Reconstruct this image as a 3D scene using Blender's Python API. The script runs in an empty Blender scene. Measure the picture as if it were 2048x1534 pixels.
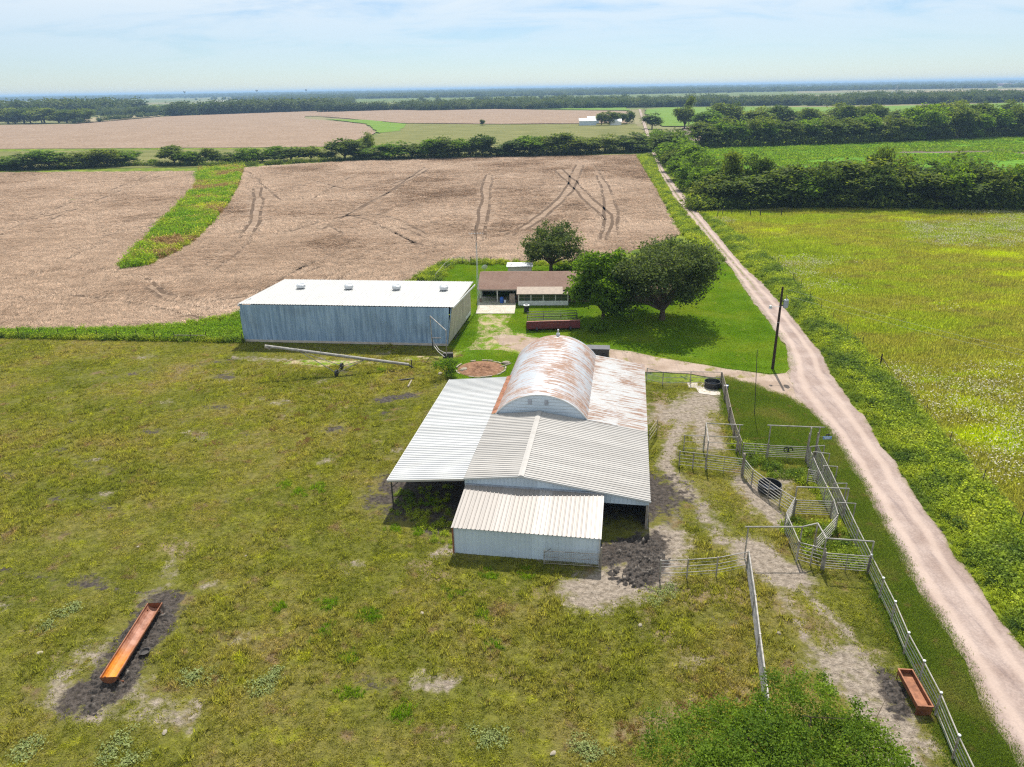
import bpy, math, random
import numpy as np
from mathutils import Vector, Matrix, noise as mnoise
from mathutils.geometry import tessellate_polygon
R = math.radians
scene = bpy.context.scene
COL = scene.collection

# ------------------------------------------------------------------ camera
PITCH, ROLL, CAM_H = R(22.6), R(0.95), 30.0
cam_d = bpy.data.cameras.new('camera')
cam = bpy.data.objects.new('camera', cam_d); COL.objects.link(cam)
cam_d.sensor_fit = 'HORIZONTAL'; cam_d.sensor_width = 36.0
cam_d.lens = 36.0 * 1420.0 / 2048.0
cam_d.clip_start = 0.5; cam_d.clip_end = 60000.0
_X = Vector((1, 0, 0)); _W = Vector((0, math.sin(PITCH), math.cos(PITCH)))
_F = Vector((0, math.cos(PITCH), -math.sin(PITCH)))
_cx = _X * math.cos(ROLL) - _W * math.sin(ROLL)
_cy = _X * math.sin(ROLL) + _W * math.cos(ROLL)
_m = Matrix((_cx, _cy, -_F)).transposed().to_4x4(); _m.translation = (0, 0, CAM_H)
cam.matrix_world = _m
scene.camera = cam

# ------------------------------------------------------------------ light
SUN_EL, SUN_AZ = R(56.0), R(8.2)          # azimuth from +Y towards +X
world = bpy.data.worlds.new('World'); scene.world = world; world.use_nodes = True
wt = world.node_tree
for n in list(wt.nodes): wt.nodes.remove(n)
wo = wt.nodes.new('ShaderNodeOutputWorld'); bg = wt.nodes.new('ShaderNodeBackground')
sky = wt.nodes.new('ShaderNodeTexSky'); sky.sky_type = 'NISHITA'; sky.sun_disc = False
sky.sun_elevation = SUN_EL; sky.sun_rotation = SUN_AZ
sky.air_density = 1.0; sky.dust_density = 0.0; sky.ozone_density = 4.0
bg.inputs['Strength'].default_value = 0.074
# thin streaky cloud, mapped by direction over the whole dome
tc = wt.nodes.new('ShaderNodeTexCoord'); sep = wt.nodes.new('ShaderNodeSeparateXYZ')
wt.links.new(tc.outputs['Generated'], sep.inputs[0])
def wmath(op, a, b=None):
    n = wt.nodes.new('ShaderNodeMath'); n.operation = op
    for i, v in enumerate((a, b)):
        if v is None: continue
        if isinstance(v, (int, float)): n.inputs[i].default_value = v
        else: wt.links.new(v, n.inputs[i])
    return n.outputs[0]
zz = wmath('MAXIMUM', sep.outputs['Z'], 0.0)
zz2 = wmath('ADD', zz, 0.16)
cmb = wt.nodes.new('ShaderNodeCombineXYZ')
wt.links.new(wmath('DIVIDE', sep.outputs['X'], zz2), cmb.inputs[0])
wt.links.new(wmath('DIVIDE', sep.outputs['Y'], zz2), cmb.inputs[1])
cn = wt.nodes.new('ShaderNodeTexNoise'); cn.inputs['Scale'].default_value = 1.7
cn.inputs['Detail'].default_value = 7; cn.inputs['Roughness'].default_value = 0.62
cn.inputs['Distortion'].default_value = 0.5
mp = wt.nodes.new('ShaderNodeMapping'); mp.inputs['Scale'].default_value = (0.8, 1.3, 1)
mp.inputs['Rotation'].default_value = (0, 0, 0.35)
wt.links.new(cmb.outputs[0], mp.inputs[0]); wt.links.new(mp.outputs[0], cn.inputs['Vector'])
crp = wt.nodes.new('ShaderNodeMapRange'); crp.inputs[1].default_value = 0.18; crp.inputs[2].default_value = 0.58
crp.interpolation_type = 'SMOOTHSTEP'
wt.links.new(cn.outputs['Fac'], crp.inputs[0])
czr = wt.nodes.new('ShaderNodeMapRange'); czr.inputs[1].default_value = 0.01; czr.inputs[2].default_value = 0.11
wt.links.new(zz, czr.inputs[0])
cfac = wmath('MULTIPLY', wmath('MULTIPLY', crp.outputs[0], czr.outputs[0]), 0.9)
cmix = wt.nodes.new('ShaderNodeMix'); cmix.data_type = 'RGBA'
wt.links.new(cfac, cmix.inputs[0]); 
stint = wt.nodes.new('ShaderNodeMix'); stint.data_type = 'RGBA'; stint.blend_type = 'MULTIPLY'; stint.inputs[0].default_value = 1.0
stint.inputs[7].default_value = (.86, .95, 1.10, 1)
wt.links.new(sky.outputs[0], stint.inputs[6]); wt.links.new(stint.outputs[2], cmix.inputs[6])
cmix.inputs[7].default_value = (8.6, 9.4, 9.9, 1)
wt.links.new(cmix.outputs[2], bg.inputs['Color']); wt.links.new(bg.outputs[0], wo.inputs['Surface'])

sun_d = bpy.data.lights.new('sun', 'SUN'); sun_d.energy = 4.9; sun_d.angle = R(0.53)
sun_d.color = (1.0, 0.955, 0.88)
sun = bpy.data.objects.new('sun', sun_d); COL.objects.link(sun)
SD = Vector((math.sin(SUN_AZ) * math.cos(SUN_EL), math.cos(SUN_AZ) * math.cos(SUN_EL), math.sin(SUN_EL)))
sun.rotation_euler = SD.to_track_quat('Z', 'Y').to_euler()
sun.location = (0, 60, 80)
vs = scene.view_settings
vs.view_transform = 'Standard'; vs.look = 'None'; vs.exposure = 0.44; vs.gamma = 1.0
vs.use_curve_mapping = False
scene.cycles.use_denoising = False; scene.cycles.filter_width = 1.25
scene.cycles.max_bounces = 4; scene.cycles.diffuse_bounces = 2; scene.cycles.transmission_bounces = 2
scene.cycles.transparent_max_bounces = 6; scene.cycles.volume_bounces = 0

# ------------------------------------------------------------------ material helper
class N:
    def __init__(s, name):
        s.m = bpy.data.materials.new(name); s.m.use_nodes = True; s.t = s.m.node_tree
        for n in list(s.t.nodes): s.t.nodes.remove(n)
    def nd(s, ty): return s.t.nodes.new(ty)
    def put(s, sock, v):
        if isinstance(v, bpy.types.NodeSocket): s.t.links.new(v, sock)
        elif isinstance(v, (tuple, list)) and len(v) == 3 and sock.type == 'RGBA': sock.default_value = (*v, 1)
        else: sock.default_value = v
    def pos(s): return s.nd('ShaderNodeNewGeometry').outputs['Position']
    def obj(s): return s.nd('ShaderNodeTexCoord').outputs['Object']
    def rnd(s): return s.nd('ShaderNodeObjectInfo').outputs['Random']
    def map(s, v, scale=(1, 1, 1), rot=(0, 0, 0), loc=(0, 0, 0)):
        n = s.nd('ShaderNodeMapping'); s.put(n.inputs[0], v); n.inputs['Scale'].default_value = scale
        n.inputs['Rotation'].default_value = rot; n.inputs['Location'].default_value = loc
        return n.outputs[0]
    def noise(s, v, scale, detail=4, rough=.55, dist=0):
        n = s.nd('ShaderNodeTexNoise'); s.put(n.inputs['Vector'], v); n.inputs['Scale'].default_value = scale
        n.inputs['Detail'].default_value = detail; n.inputs['Roughness'].default_value = rough
        n.inputs['Distortion'].default_value = dist
        return n.outputs['Fac']
    def vor(s, v, scale, feat='F1', out='Distance'):
        n = s.nd('ShaderNodeTexVoronoi'); n.feature = feat; s.put(n.inputs['Vector'], v)
        n.inputs['Scale'].default_value = scale
        return n.outputs[out]
    def ramp(s, f, stops):
        n = s.nd('ShaderNodeValToRGB'); e = n.color_ramp.elements
        while len(e) < len(stops): e.new(0.5)
        for el, (p, c) in zip(e, stops):
            el.position = p; el.color = (*c, 1) if len(c) == 3 else c
        s.put(n.inputs[0], f); return n.outputs[0]
    def mix(s, f, a, b, mode='MIX'):
        n = s.nd('ShaderNodeMix'); n.data_type = 'RGBA'; n.blend_type = mode
        s.put(n.inputs[0], f); s.put(n.inputs[6], a); s.put(n.inputs[7], b); return n.outputs[2]
    def mr(s, v, a, b, c=0., d=1.):
        n = s.nd('ShaderNodeMapRange'); n.interpolation_type = 'SMOOTHSTEP'
        for i, x in enumerate((v, a, b, c, d)): s.put(n.inputs[i], x)
        return n.outputs[0]
    def ma(s, op, a, b=None):
        n = s.nd('ShaderNodeMath'); n.operation = op; s.put(n.inputs[0], a)
        if b is not None: s.put(n.inputs[1], b)
        return n.outputs[0]
    def attr(s, name, ty='GEOMETRY'):
        n = s.nd('ShaderNodeAttribute'); n.attribute_name = name; n.attribute_type = ty
        return n.outputs['Fac']
    def sepz(s, v, k):
        n = s.nd('ShaderNodeSeparateXYZ'); s.put(n.inputs[0], v); return n.outputs[k]
    def bump(s, h, st=.5, dist=.05):
        n = s.nd('ShaderNodeBump'); s.put(n.inputs['Height'], h); n.inputs['Strength'].default_value = st
        n.inputs['Distance'].default_value = dist; return n.outputs[0]
    def out(s, col, rough=.9, spec=.2, normal=None, metal=0., trans=0., tcol=None, alpha=None):
        b = s.nd('ShaderNodeBsdfPrincipled'); o = s.nd('ShaderNodeOutputMaterial')
        s.put(b.inputs['Base Color'], col); s.put(b.inputs['Roughness'], rough); s.put(b.inputs['Metallic'], metal)
        s.put(b.inputs['Specular IOR Level'], spec)
        if normal is not None: s.put(b.inputs['Normal'], normal)
        if alpha is not None: s.put(b.inputs['Alpha'], alpha)
        sh = b.outputs[0]
        if trans:
            t = s.nd('ShaderNodeBsdfTranslucent'); s.put(t.inputs[0], tcol if tcol is not None else col)
            x = s.nd('ShaderNodeMixShader'); x.inputs[0].default_value = trans
            s.t.links.new(sh, x.inputs[1]); s.t.links.new(t.outputs[0], x.inputs[2]); sh = x.outputs[0]
        s.t.links.new(sh, o.inputs['Surface']); return s.m

def flat(name, col, rough=.7, spec=.3, metal=0., var=.15, scale=3.0):
    n = N(name); p = n.pos(); f = n.noise(p, scale, 4)
    c = n.mix(n.mr(f, .3, .7), tuple(x * (1 - var) for x in col), tuple(min(1, x * (1 + var)) for x in col))
    return n.out(c, rough, spec, metal=metal)

# shared colour recipes (world position), so that ground and blades agree
def pasture_col(n, p):
    a = n.noise(p, .11, 5, .6); b = n.noise(p, .55, 4, .6); c = n.noise(p, 1.9, 3)
    col = n.ramp(a, [(.30, (.110, .128, .020)), (.45, (.155, .165, .030)), (.58, (.190, .180, .048)), (.72, (.215, .175, .075))])
    col = n.mix(n.mr(b, .54, .72), col, (.22, .235, .026))
    col = n.mix(n.mr(b, .44, .28), col, (.19, .145, .078))
    return n.mix(n.mr(c, .3, .7), n.mix(1.0, col, (.87, .85, .84), 'MULTIPLY'), n.mix(1.0, col, (1.34, 1.27, 1.24), 'MULTIPLY'))
def lawn_col(n, p):
    a = n.noise(p, .13, 4); b = n.noise(p, .9, 4, .6)
    col = n.ramp(a, [(.3, (.082, .165, .005)), (.5, (.115, .195, .007)), (.7, (.165, .215, .016))])
    return n.mix(n.mr(b, .58, .8), col, (.20, .22, .05))
def strip_col(n, p):
    a = n.noise(p, .2, 4); b = n.noise(p, 1.1, 4, .6)
    col = n.ramp(a, [(.3, (.075, .122, .014)), (.5, (.105, .148, .02)), (.7, (.165, .17, .05))])
    return n.mix(n.mr(b, .56, .76), col, (.17, .14, .06))
def meadow_col(n, p):
    q = n.map(p, (.55, 1.0, 1))
    a = n.noise(q, .055, 5, .6); b = n.noise(q, .3, 4, .6)
    col = n.ramp(a, [(.3, (.17, .225, .018)), (.44, (.215, .26, .024)), (.55, (.225, .22, .045)), (.66, (.31, .37, .012))])
    col = n.mix(n.mr(b, .55, .75), col, (.26, .34, .014))
    return n.mix(n.mr(b, .43, .28), col, (.16, .14, .05))
def verge_col(n, p):
    a = n.noise(p, .22, 4, .6); b = n.noise(p, .8, 4, .65)
    col = n.ramp(a, [(.3, (.05, .090, .016)), (.44, (.115, .165, .018)), (.56, (.20, .25, .018)), (.7, (.26, .29, .035))])
    col = n.mix(n.mr(b, .46, .34), col, (.045, .080, .016))
    return n.mix(n.mr(b, .58, .8), col, (.20, .24, .08))
def wheat_col(n, p):
    a = n.noise(p, .035, 5, .6); b = n.noise(n.map(p, (.5, 1.1, 1)), .5, 5, .65, .6)
    col = n.ramp(a, [(.3, (.320, .238, .178)), (.5, (.352, .266, .203)), (.7, (.385, .297, .233))])
    return n.mix(n.mr(b, .35, .68), n.mix(1.0, col, (.84, .82, .80), 'MULTIPLY'), n.mix(1.0, col, (1.12, 1.12, 1.12), 'MULTIPLY'))

M = {}
def ground_mats():
    n = N('pasture_soil'); p = n.pos(); g = n.mix(1.0, pasture_col(n, p), (.86, .84, .82), 'MULTIPLY')
    f = n.noise(p, 3.2, 5, .7); f2 = n.noise(p, 13, 3, .6)
    rag = n.ma('MULTIPLY', n.ma('SUBTRACT', n.noise(p, 1.1, 6, .68), .5), 1.5)
    dry = n.mr(n.ma('ADD', n.attr('dry'), rag), .35, .8)
    g = n.mix(dry, g, n.mix(f, (.17, .12, .065), (.36, .27, .16)))
    dirt = n.mr(n.ma('ADD', n.attr('dirt'), rag), .34, .72)
    g = n.mix(dirt, g, n.mix(n.mr(f, .3, .7), (.20, .16, .12), (.42, .35, .28)))
    mud = n.mr(n.ma('ADD', n.attr('mud'), rag), .42, .66)
    g = n.mix(mud, g, n.mix(n.mr(f, .3, .7), (.035, .029, .024), (.125, .103, .088)))
    g = n.mix(n.mr(f2, .3, .7), n.mix(1.0, g, (.7, .7, .7), 'MULTIPLY'), g)
    M['pasture'] = n.out(g, .95, .1, n.bump(n.ma('ADD', n.ma('MULTIPLY', n.noise(p, 1.5, 4, .6), 1.6), n.ma('ADD', f, n.ma('MULTIPLY', f2, .35))), .9, .20))
    for nm, fn, bs in (('lawn', lawn_col, .06), ('strip', strip_col, .07), ('meadow', meadow_col, .25), ('verge', verge_col, .3)):
        n = N(nm + '_ground'); p = n.pos(); c = fn(n, p); f = n.noise(p, 5 if nm in ('lawn', 'strip') else 2.2, 5, .7)
        c = n.mix(n.mr(f, .3, .7), n.mix(1.0, c, (.62, .62, .6), 'MULTIPLY'), c)
        M[nm] = n.out(c, .95, .1, n.bump(f, .7, bs))
    n = N('wheat_ground'); p = n.pos(); c = wheat_col(n, p)
    f = n.noise(n.map(p, (.6, 1.2, 1)), 1.1, 6, .7, .8)
    c = n.mix(n.mr(f, .35, .6), n.mix(1.0, c, (.44, .39, .34), 'MULTIPLY'), n.mix(1.0, c, (.92, .88, .82), 'MULTIPLY'))
    M['wheat'] = n.out(c, .95, .1, n.bump(f, .9, .35))
    n = N('crushed_straw_shade'); p = n.pos(); f = n.noise(p, 1.6, 5, .7)
    M['track'] = n.out(n.mix(f, (.075, .048, .032), (.14, .095, .062)), .95, .1, n.bump(f, .8, .2))  # crushed straw, with the shade of the grooves put into its colour
    # gravel
    for nm, lo, hi in (('road', (.32, .235, .195), (.44, .345, .295)), ('drive', (.30, .22, .165), (.42, .325, .26))):
        n = N(nm + '_gravel'); p = n.pos(); a = n.noise(p, .35, 5, .6); f = n.noise(p, 7, 4, .7)
        st = n.noise(n.map(p, (1.6, .12, 1), (0, 0, R(12))), 1.4, 4, .6)
        c = n.mix(n.mr(a, .3, .7), lo, hi)
        c = n.mix(n.mr(st, .50, .68), c, n.mix(1.0, c, (.80, .80, .83), 'MULTIPLY'))
        c = n.mix(n.mr(f, .35, .65), n.mix(1.0, c, (.80, .80, .80), 'MULTIPLY'), c)
        if nm == 'drive':
            g = n.noise(p, .5, 5, .65)
            c = n.mix(n.mr(g, .56, .66), c, (.19, .17, .05))
        if nm == 'road':
            u = n.ma('ABSOLUTE', n.ma('ADD', n.attr('across'), n.ma('MULTIPLY', n.ma('SUBTRACT', n.noise(p, .25, 3), .5), .35)))
            d = n.ma('ABSOLUTE', n.ma('SUBTRACT', u, .45)); rut = n.mr(d, .26, .05)
            c = n.mix(n.ma('MULTIPLY', rut, .55), n.mix(1.0, c, (.88, .88, .90), 'MULTIPLY'), (.47, .365, .305))
            gf = n.ma('MULTIPLY', n.mr(u, .16, .05), n.mr(n.sepz(p, 1), 95., 130.)); c = n.mix(n.ma('MULTIPLY', gf, n.mr(n.noise(p, .6, 5, .7), .40, .52)), c, (.15, .15, .04))
            c = n.mix(n.mr(n.ma('ADD', u, n.ma('MULTIPLY', n.ma('SUBTRACT', n.noise(p, 1.6, 5, .7), .5), .5)), .86, 1.1), c, (.17, .145, .075))
        M[nm] = n.out(c, .95, .15, n.bump(f, .6, .05))
    n = N('worn_grass'); p = n.pos(); g = n.noise(p, .75, 6, .7); f = n.noise(p, 6, 4, .7)
    c = n.mix(n.mr(g, .42, .58), n.mix(f, (.28, .21, .12), (.45, .36, .24)), lawn_col(n, p))
    M['worn'] = n.out(c, .95, .1, n.bump(f, .5, .05))
    n = N('mud'); p = n.pos(); z = n.sepz(p, 2); f = n.noise(p, 5, 5, .7)
    c = n.mix(n.mr(f, .35, .65), (.010, .008, .007), (.080, .066, .055))
    c = n.mix(n.mr(n.ma('ADD', z, n.ma('MULTIPLY', n.ma('SUBTRACT', f, .5), .16)), .16, .34), c, (.19, .165, .14))
    M['mud'] = n.out(c, .85, .25, n.bump(f, .5, .05))
    n = N('bed_soil'); p = n.pos(); f = n.noise(p, 2.5, 5, .7)
    M['bed'] = n.out(n.mix(n.mr(f, .3, .7), (.15, .075, .042), (.30, .17, .105)), .95, .1, n.bump(f, .8, .15))
    # far land
    n = N('far_ground'); p = n.pos()
    v = n.nd('ShaderNodeTexVoronoi'); n.put(v.inputs['Vector'], n.map(p, (.0011, .0022, 1), (0, 0, .16))); v.inputs['Scale'].default_value = 1.0
    v.distance = 'CHEBYCHEV'
    k = n.sepz(v.outputs['Color'], 0); f = n.noise(p, .02, 4)
    c = n.ramp(k, [(.0, (.09, .12, .025)), (.3, (.12, .15, .03)), (.45, (.24, .20, .11)), (.6, (.10, .15, .02)), (.8, (.22, .19, .10)), (1., (.13, .16, .04))])
    c = n.mix(n.mr(f, .3, .7), n.mix(1.0, c, (.8, .8, .8), 'MULTIPLY'), c)
    M['far'] = n.out(c, .95, .1)
    for nm, lo, hi in (('hay', (.125, .135, .035), (.21, .20, .065)), ('crop', (.075, .19, .008), (.14, .29, .012)), ('crop2', (.10, .20, .02), (.17, .26, .03)),
                       ('plough', (.16, .115, .095), (.24, .18, .15)), ('tan', (.26, .21, .12), (.36, .29, .17)), ('pale', (.2, .22, .07), (.28, .29, .10))):
        n = N(nm + '_field'); p = n.pos(); f = n.noise(n.map(p, (.3, 1, 1)), .12, 5, .65); f2 = n.noise(p, 1.0, 4, .7)
        c = n.mix(n.mr(f, .32, .66), lo, hi); c = n.mix(n.mr(f2, .3, .7), n.mix(1.0, c, (.72, .72, .72), 'MULTIPLY'), c)
        M[nm] = n.out(c, .95, .1, n.bump(f2, .8, .4))
ground_mats()

def leaf_mat(name, lo, hi, trans=.42, var=1.):
    n = N(name); lv = n.attr('lv'); f = n.noise(n.pos(), .35, 3)
    r = n.rnd()
    c = n.ramp(lv, [(0, lo), (1, hi)])
    c = n.mix(n.mr(f, .35, .7, 0, .5), c, n.mix(1.0, c, (1.25, 1.15, .9), 'MULTIPLY'))
    c = n.mix(var, c, n.mix(r, n.mix(1.0, c, (.62, .72, .78), 'MULTIPLY'), n.mix(1.0, c, (1.35, 1.22, .95), 'MULTIPLY')))
    tc_ = n.mix(1.0, c, (1.7, 1.7, .7), 'MULTIPLY')
    return n.out(c, .75, .12, trans=trans, tcol=tc_)
M['leaf_dark'] = leaf_mat('leaf_dark', (.036, .064, .018), (.125, .160, .055), .38, .15)
M['leaf_light'] = leaf_mat('leaf_light', (.060, .115, .010), (.160, .255, .024), .48, .35)
M['leaf_belt'] = leaf_mat('leaf_belt', (.050, .088, .015), (.150, .195, .040), .42)
M['leaf_fore'] = leaf_mat('leaf_fore', (.048, .098, .009), (.185, .275, .025), .40, 0.)
M['leaf_far'] = leaf_mat('leaf_far', (.045, .072, .020), (.085, .115, .038), .30)

def blade_mat(name, fn, mul=(1, 1, 1), trans=.5):
    n = N(name); p = n.pos(); c = n.mix(1.0, fn(n, p), mul, 'MULTIPLY')
    lv = n.attr('lv'); c = n.mix(lv, n.mix(1.0, c, (.62, .64, .62), 'MULTIPLY'), n.mix(1.0, c, (2.3, 2.3, 2.25) if fn is wheat_col else (2.45, 2.35, 2.1), 'MULTIPLY'))
    return n.out(c, .7, .15, trans=trans, tcol=n.mix(1.0, c, (1.0, 1.0, 1.0) if fn is wheat_col else (1.25, 1.25, .8), 'MULTIPLY'))
M['b_pasture'] = blade_mat('pasture_blade', pasture_col, (1.05, 1.08, 1.0))
M['b_lawn'] = blade_mat('lawn_blade', lawn_col)
M['b_strip'] = blade_mat('strip_blade', strip_col)
M['b_meadow'] = blade_mat('meadow_blade', meadow_col)
M['b_verge'] = blade_mat('verge_blade', verge_col)
M['b_wheat'] = blade_mat('wheat_straw', wheat_col, (.99, .96, .92), .40)
n = N('weed_leaf'); lv = n.attr('lv'); M['b_weed'] = n.out(n.ramp(lv, [(0, (.14, .18, .045)), (1, (.30, .34, .13))]), .8, .1, trans=.2)
n = N('seed_head'); lv = n.attr('lv'); M['b_seed'] = n.out(n.ramp(lv, [(0, (.30, .27, .17)), (1, (.55, .52, .40))]), .8, .1, trans=.2)
n = N('dry_tuft'); lv = n.attr('lv'); M['b_dry'] = n.out(n.ramp(lv, [(0, (.26, .16, .06)), (1, (.46, .30, .12))]), .8, .1, trans=.2)

BARN_ROT = R(-9.2)
def metal_mats():
    # clean white ribbed sheet, light dirt; sheet_wall tinted with blue skylit shade
    for nm, base, dirtc, amt in (('sheet_white', (.53, .53, .52), (.41, .39, .37), .5), ('sheet_tan', (.395, .372, .345), (.31, .285, .255), .8),
                                 ('sheet_wall', (.56, .64, .72), (.44, .51, .58), .6), ('sheet_dull', (.40, .39, .37), (.22, .20, .18), .8)):
        n = N(nm); p = n.map(n.pos(), rot=(0, 0, -BARN_ROT)); r = n.rnd()
        f = n.noise(n.map(p, (.5, 2.5, 1)), 1.2, 5, .6)
        c = n.mix(n.mr(f, .42, .8, 0, amt), base, dirtc)
        c = n.mix(n.mr(r, 0, 1, 0, 1), n.mix(1.0, c, (.90, .90, .90), 'MULTIPLY'), n.mix(1.0, c, (1.06, 1.06, 1.06), 'MULTIPLY'))
        M[nm] = n.out(c, .42, .4)
    n = N('sheet_shed_roof'); p = n.map(n.pos(), rot=(0, 0, -BARN_ROT)); r = n.rnd()
    f = n.noise(n.map(p, (6, .5, 1)), 1.0, 4, .6)
    c = n.mix(n.mr(r, .25, .6), (.285, .255, .228), (.39, .362, .335)); c = n.mix(n.mr(f, .4, .7, 0, .7), c, (.33, .285, .25))
    M['sheet_shed'] = n.out(c, .45, .35)
    # galvanised with rust drawn out along the ribs
    for nm, th, base in (('rust_arch', .508, (.52, .545, .58)), ('rust_side', .530, (.53, .52, .505))):
        n = N(nm); p = n.map(n.pos(), rot=(0, 0, -BARN_ROT))
        st = n.noise(n.map(p, (.35, 5.5, .35)), 1.0, 5, .65)
        big = n.noise(n.map(p, (.55, .45, .8), loc=(3.1, 7.3, 0)), .62, 3, .5)
        f = n.ma('ADD', n.ma('MULTIPLY', st, .75), n.ma('MULTIPLY', big, .38))
        k = n.mr(f, th, th + .085)
        spot = n.noise(p, 9, 3, .7)
        rust = n.mix(n.mr(spot, .3, .7), (.17, .075, .036), (.33, .18, .10))
        c = n.mix(n.ma('MULTIPLY', k, .88), n.mix(n.mr(st, .3, .7), tuple(x * .86 for x in base), base), rust)
        c = n.mix(n.mr(n.noise(p, 2.2, 4), .45, .75, 0, .35), c, (.56, .61, .66))
        M[nm] = n.out(c, n.mr(k, 0, 1, .36, .85), .4, metal=n.mr(k, 0, 1, .25, 0.))
    # weathered shed wall: runs of dirt down the ribs; blue skylit shade tinted in
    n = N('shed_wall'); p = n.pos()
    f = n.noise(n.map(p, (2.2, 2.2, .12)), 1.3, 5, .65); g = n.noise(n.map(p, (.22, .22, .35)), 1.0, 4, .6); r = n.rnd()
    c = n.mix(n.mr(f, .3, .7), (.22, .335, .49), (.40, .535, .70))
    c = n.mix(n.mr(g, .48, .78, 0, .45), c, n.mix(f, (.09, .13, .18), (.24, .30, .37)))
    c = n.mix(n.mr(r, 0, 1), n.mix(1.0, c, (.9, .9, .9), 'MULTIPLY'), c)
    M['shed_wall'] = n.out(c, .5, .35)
    n = N('shed_roof'); p = n.pos()
    f = n.noise(n.map(p, (1.5, .2, 1), (0, 0, R(9))), 1.2, 5, .65); g = n.noise(p, .6, 5, .7)
    c = n.mix(n.mr(f, .5, .75, 0, .5), (.47, .465, .445), (.34, .315, .285)); c = n.mix(n.mr(g, .6, .74, 0, .6), c, (.40, .34, .27))
    M['shed_roof'] = n.out(c, .45, .35)
    n = N('shed_end'); p = n.pos(); f = n.noise(n.map(p, (1.5, 1.5, .25)), 1.4, 5, .65)
    M['shed_end'] = n.out(n.mix(n.mr(f, .3, .7), (.36, .33, .26), (.56, .52, .42)), .8, .2)
    for nm, lo, hi in (('rust_dark', (.10, .036, .018), (.24, .085, .035)), ('rust_orange', (.30, .09, .015), (.58, .20, .022)), ('rust_mid', (.16, .06, .03), (.36, .15, .075))):
        n = N(nm); p = n.pos(); f = n.noise(p, 2.2, 5, .65)
        M[nm] = n.out(n.mix(n.mr(f, .3, .7), lo, hi), .7, .3, n.bump(f, .2, .02))
    n = N('trough_floor'); q = n.obj(); f = n.noise(q, 1.6, 5, .7); k = n.sepz(q, 1)
    g = n.mr(n.ma('ADD', k, n.ma('MULTIPLY', n.ma('SUBTRACT', f, .5), 2.0)), 1.2, 3.2)
    c = n.mix(g, n.mix(n.mr(f, .3, .7), (.42, .125, .012), (.66, .25, .02)), n.mix(n.mr(f, .3, .7), (.20, .075, .04), (.42, .21, .14)))
    M['trough_floor'] = n.out(c, .6, .3)
    n = N('pipe'); p = n.pos(); f = n.noise(p, 2.5, 4, .6)
    M['pipe'] = n.out(n.mix(n.mr(f, .3, .7), (.19, .155, .125), (.42, .385, .34)), .6, .4)
    n = N('pipe_pale'); p = n.pos(); f = n.noise(p, 2.5, 4, .6)
    M['pipe_pale'] = n.out(n.mix(n.mr(f, .3, .7), (.20, .185, .162), (.36, .335, .30)), .5, .4)
    n = N('old_wood'); p = n.pos(); f = n.noise(n.map(p, (6, 6, 1)), 2.0, 5, .65)
    M['wood'] = n.out(n.mix(n.mr(f, .3, .7), (.14, .115, .09), (.36, .31, .25)), .85, .2)
    n = N('shingle'); p = n.pos(); f = n.noise(n.map(p, (3, 5, 5)), 1.4, 5, .75); r = n.noise(p, .4, 3)
    c = n.mix(n.mr(f, .3, .7), (.115, .068, .050), (.235, .150, .115)); c = n.mix(n.mr(r, .4, .7, 0, .3), c, (.24, .17, .13))
    M['shingle'] = n.out(c, .9, .15, n.bump(f, .5, .03))
metal_mats()
M['trim'] = flat('tan_trim', (.30, .235, .18)); M['cream'] = flat('cream_paint', (.62, .59, .52)); M['white'] = flat('white_paint', (.74, .74, .73), .5)
M['brick'] = flat('brown_brick', (.20, .13, .095), .9, .2, var=.25, scale=6); M['concrete'] = flat('concrete', (.50, .44, .385), .9, .15, var=.12, scale=1.5)
M['black'] = flat('black_plastic', (.02, .02, .022), .5, .4); M['dark'] = flat('dark_metal', (.05, .045, .042), .6, .3); M['creosote'] = flat('creosote_wood', (.045, .03, .022), .9, .2)
M['red'] = flat('red_paint', (.11, .014, .014), .5, .4, var=.3); M['red_worn'] = flat('faded_red_paint', (.28, .11, .09), .6, .3, var=.3)
M['blue'] = flat('blue_plastic', (.03, .11, .42), .4, .4); M['navy'] = flat('navy_plastic', (.03, .06, .2), .5, .4); M['galv'] = flat('galvanised', (.52, .54, .56), .4, .4, metal=.4); M['grey'] = flat('grey_paint', (.30, .32, .36), .5, .4)
M['stone'] = flat('pale_stone', (.30, .26, .20), .9, .15); M['bark'] = flat('bark', (.10, .075, .052), .95, .1, var=.35, scale=4)
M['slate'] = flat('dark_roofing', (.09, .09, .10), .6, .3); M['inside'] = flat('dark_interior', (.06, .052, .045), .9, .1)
n = N('window_glass'); f = n.noise(n.pos(), .8, 2); M['glass'] = n.out(n.mix(f, (.035, .05, .035), (.075, .09, .06)), .12, .5)
n = N('sign_face'); M['signface'] = n.out((.16, .27, .50), .5, .3)
n = N('tank_water'); M['water'] = n.out((.012, .016, .025), .08, .5)

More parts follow.
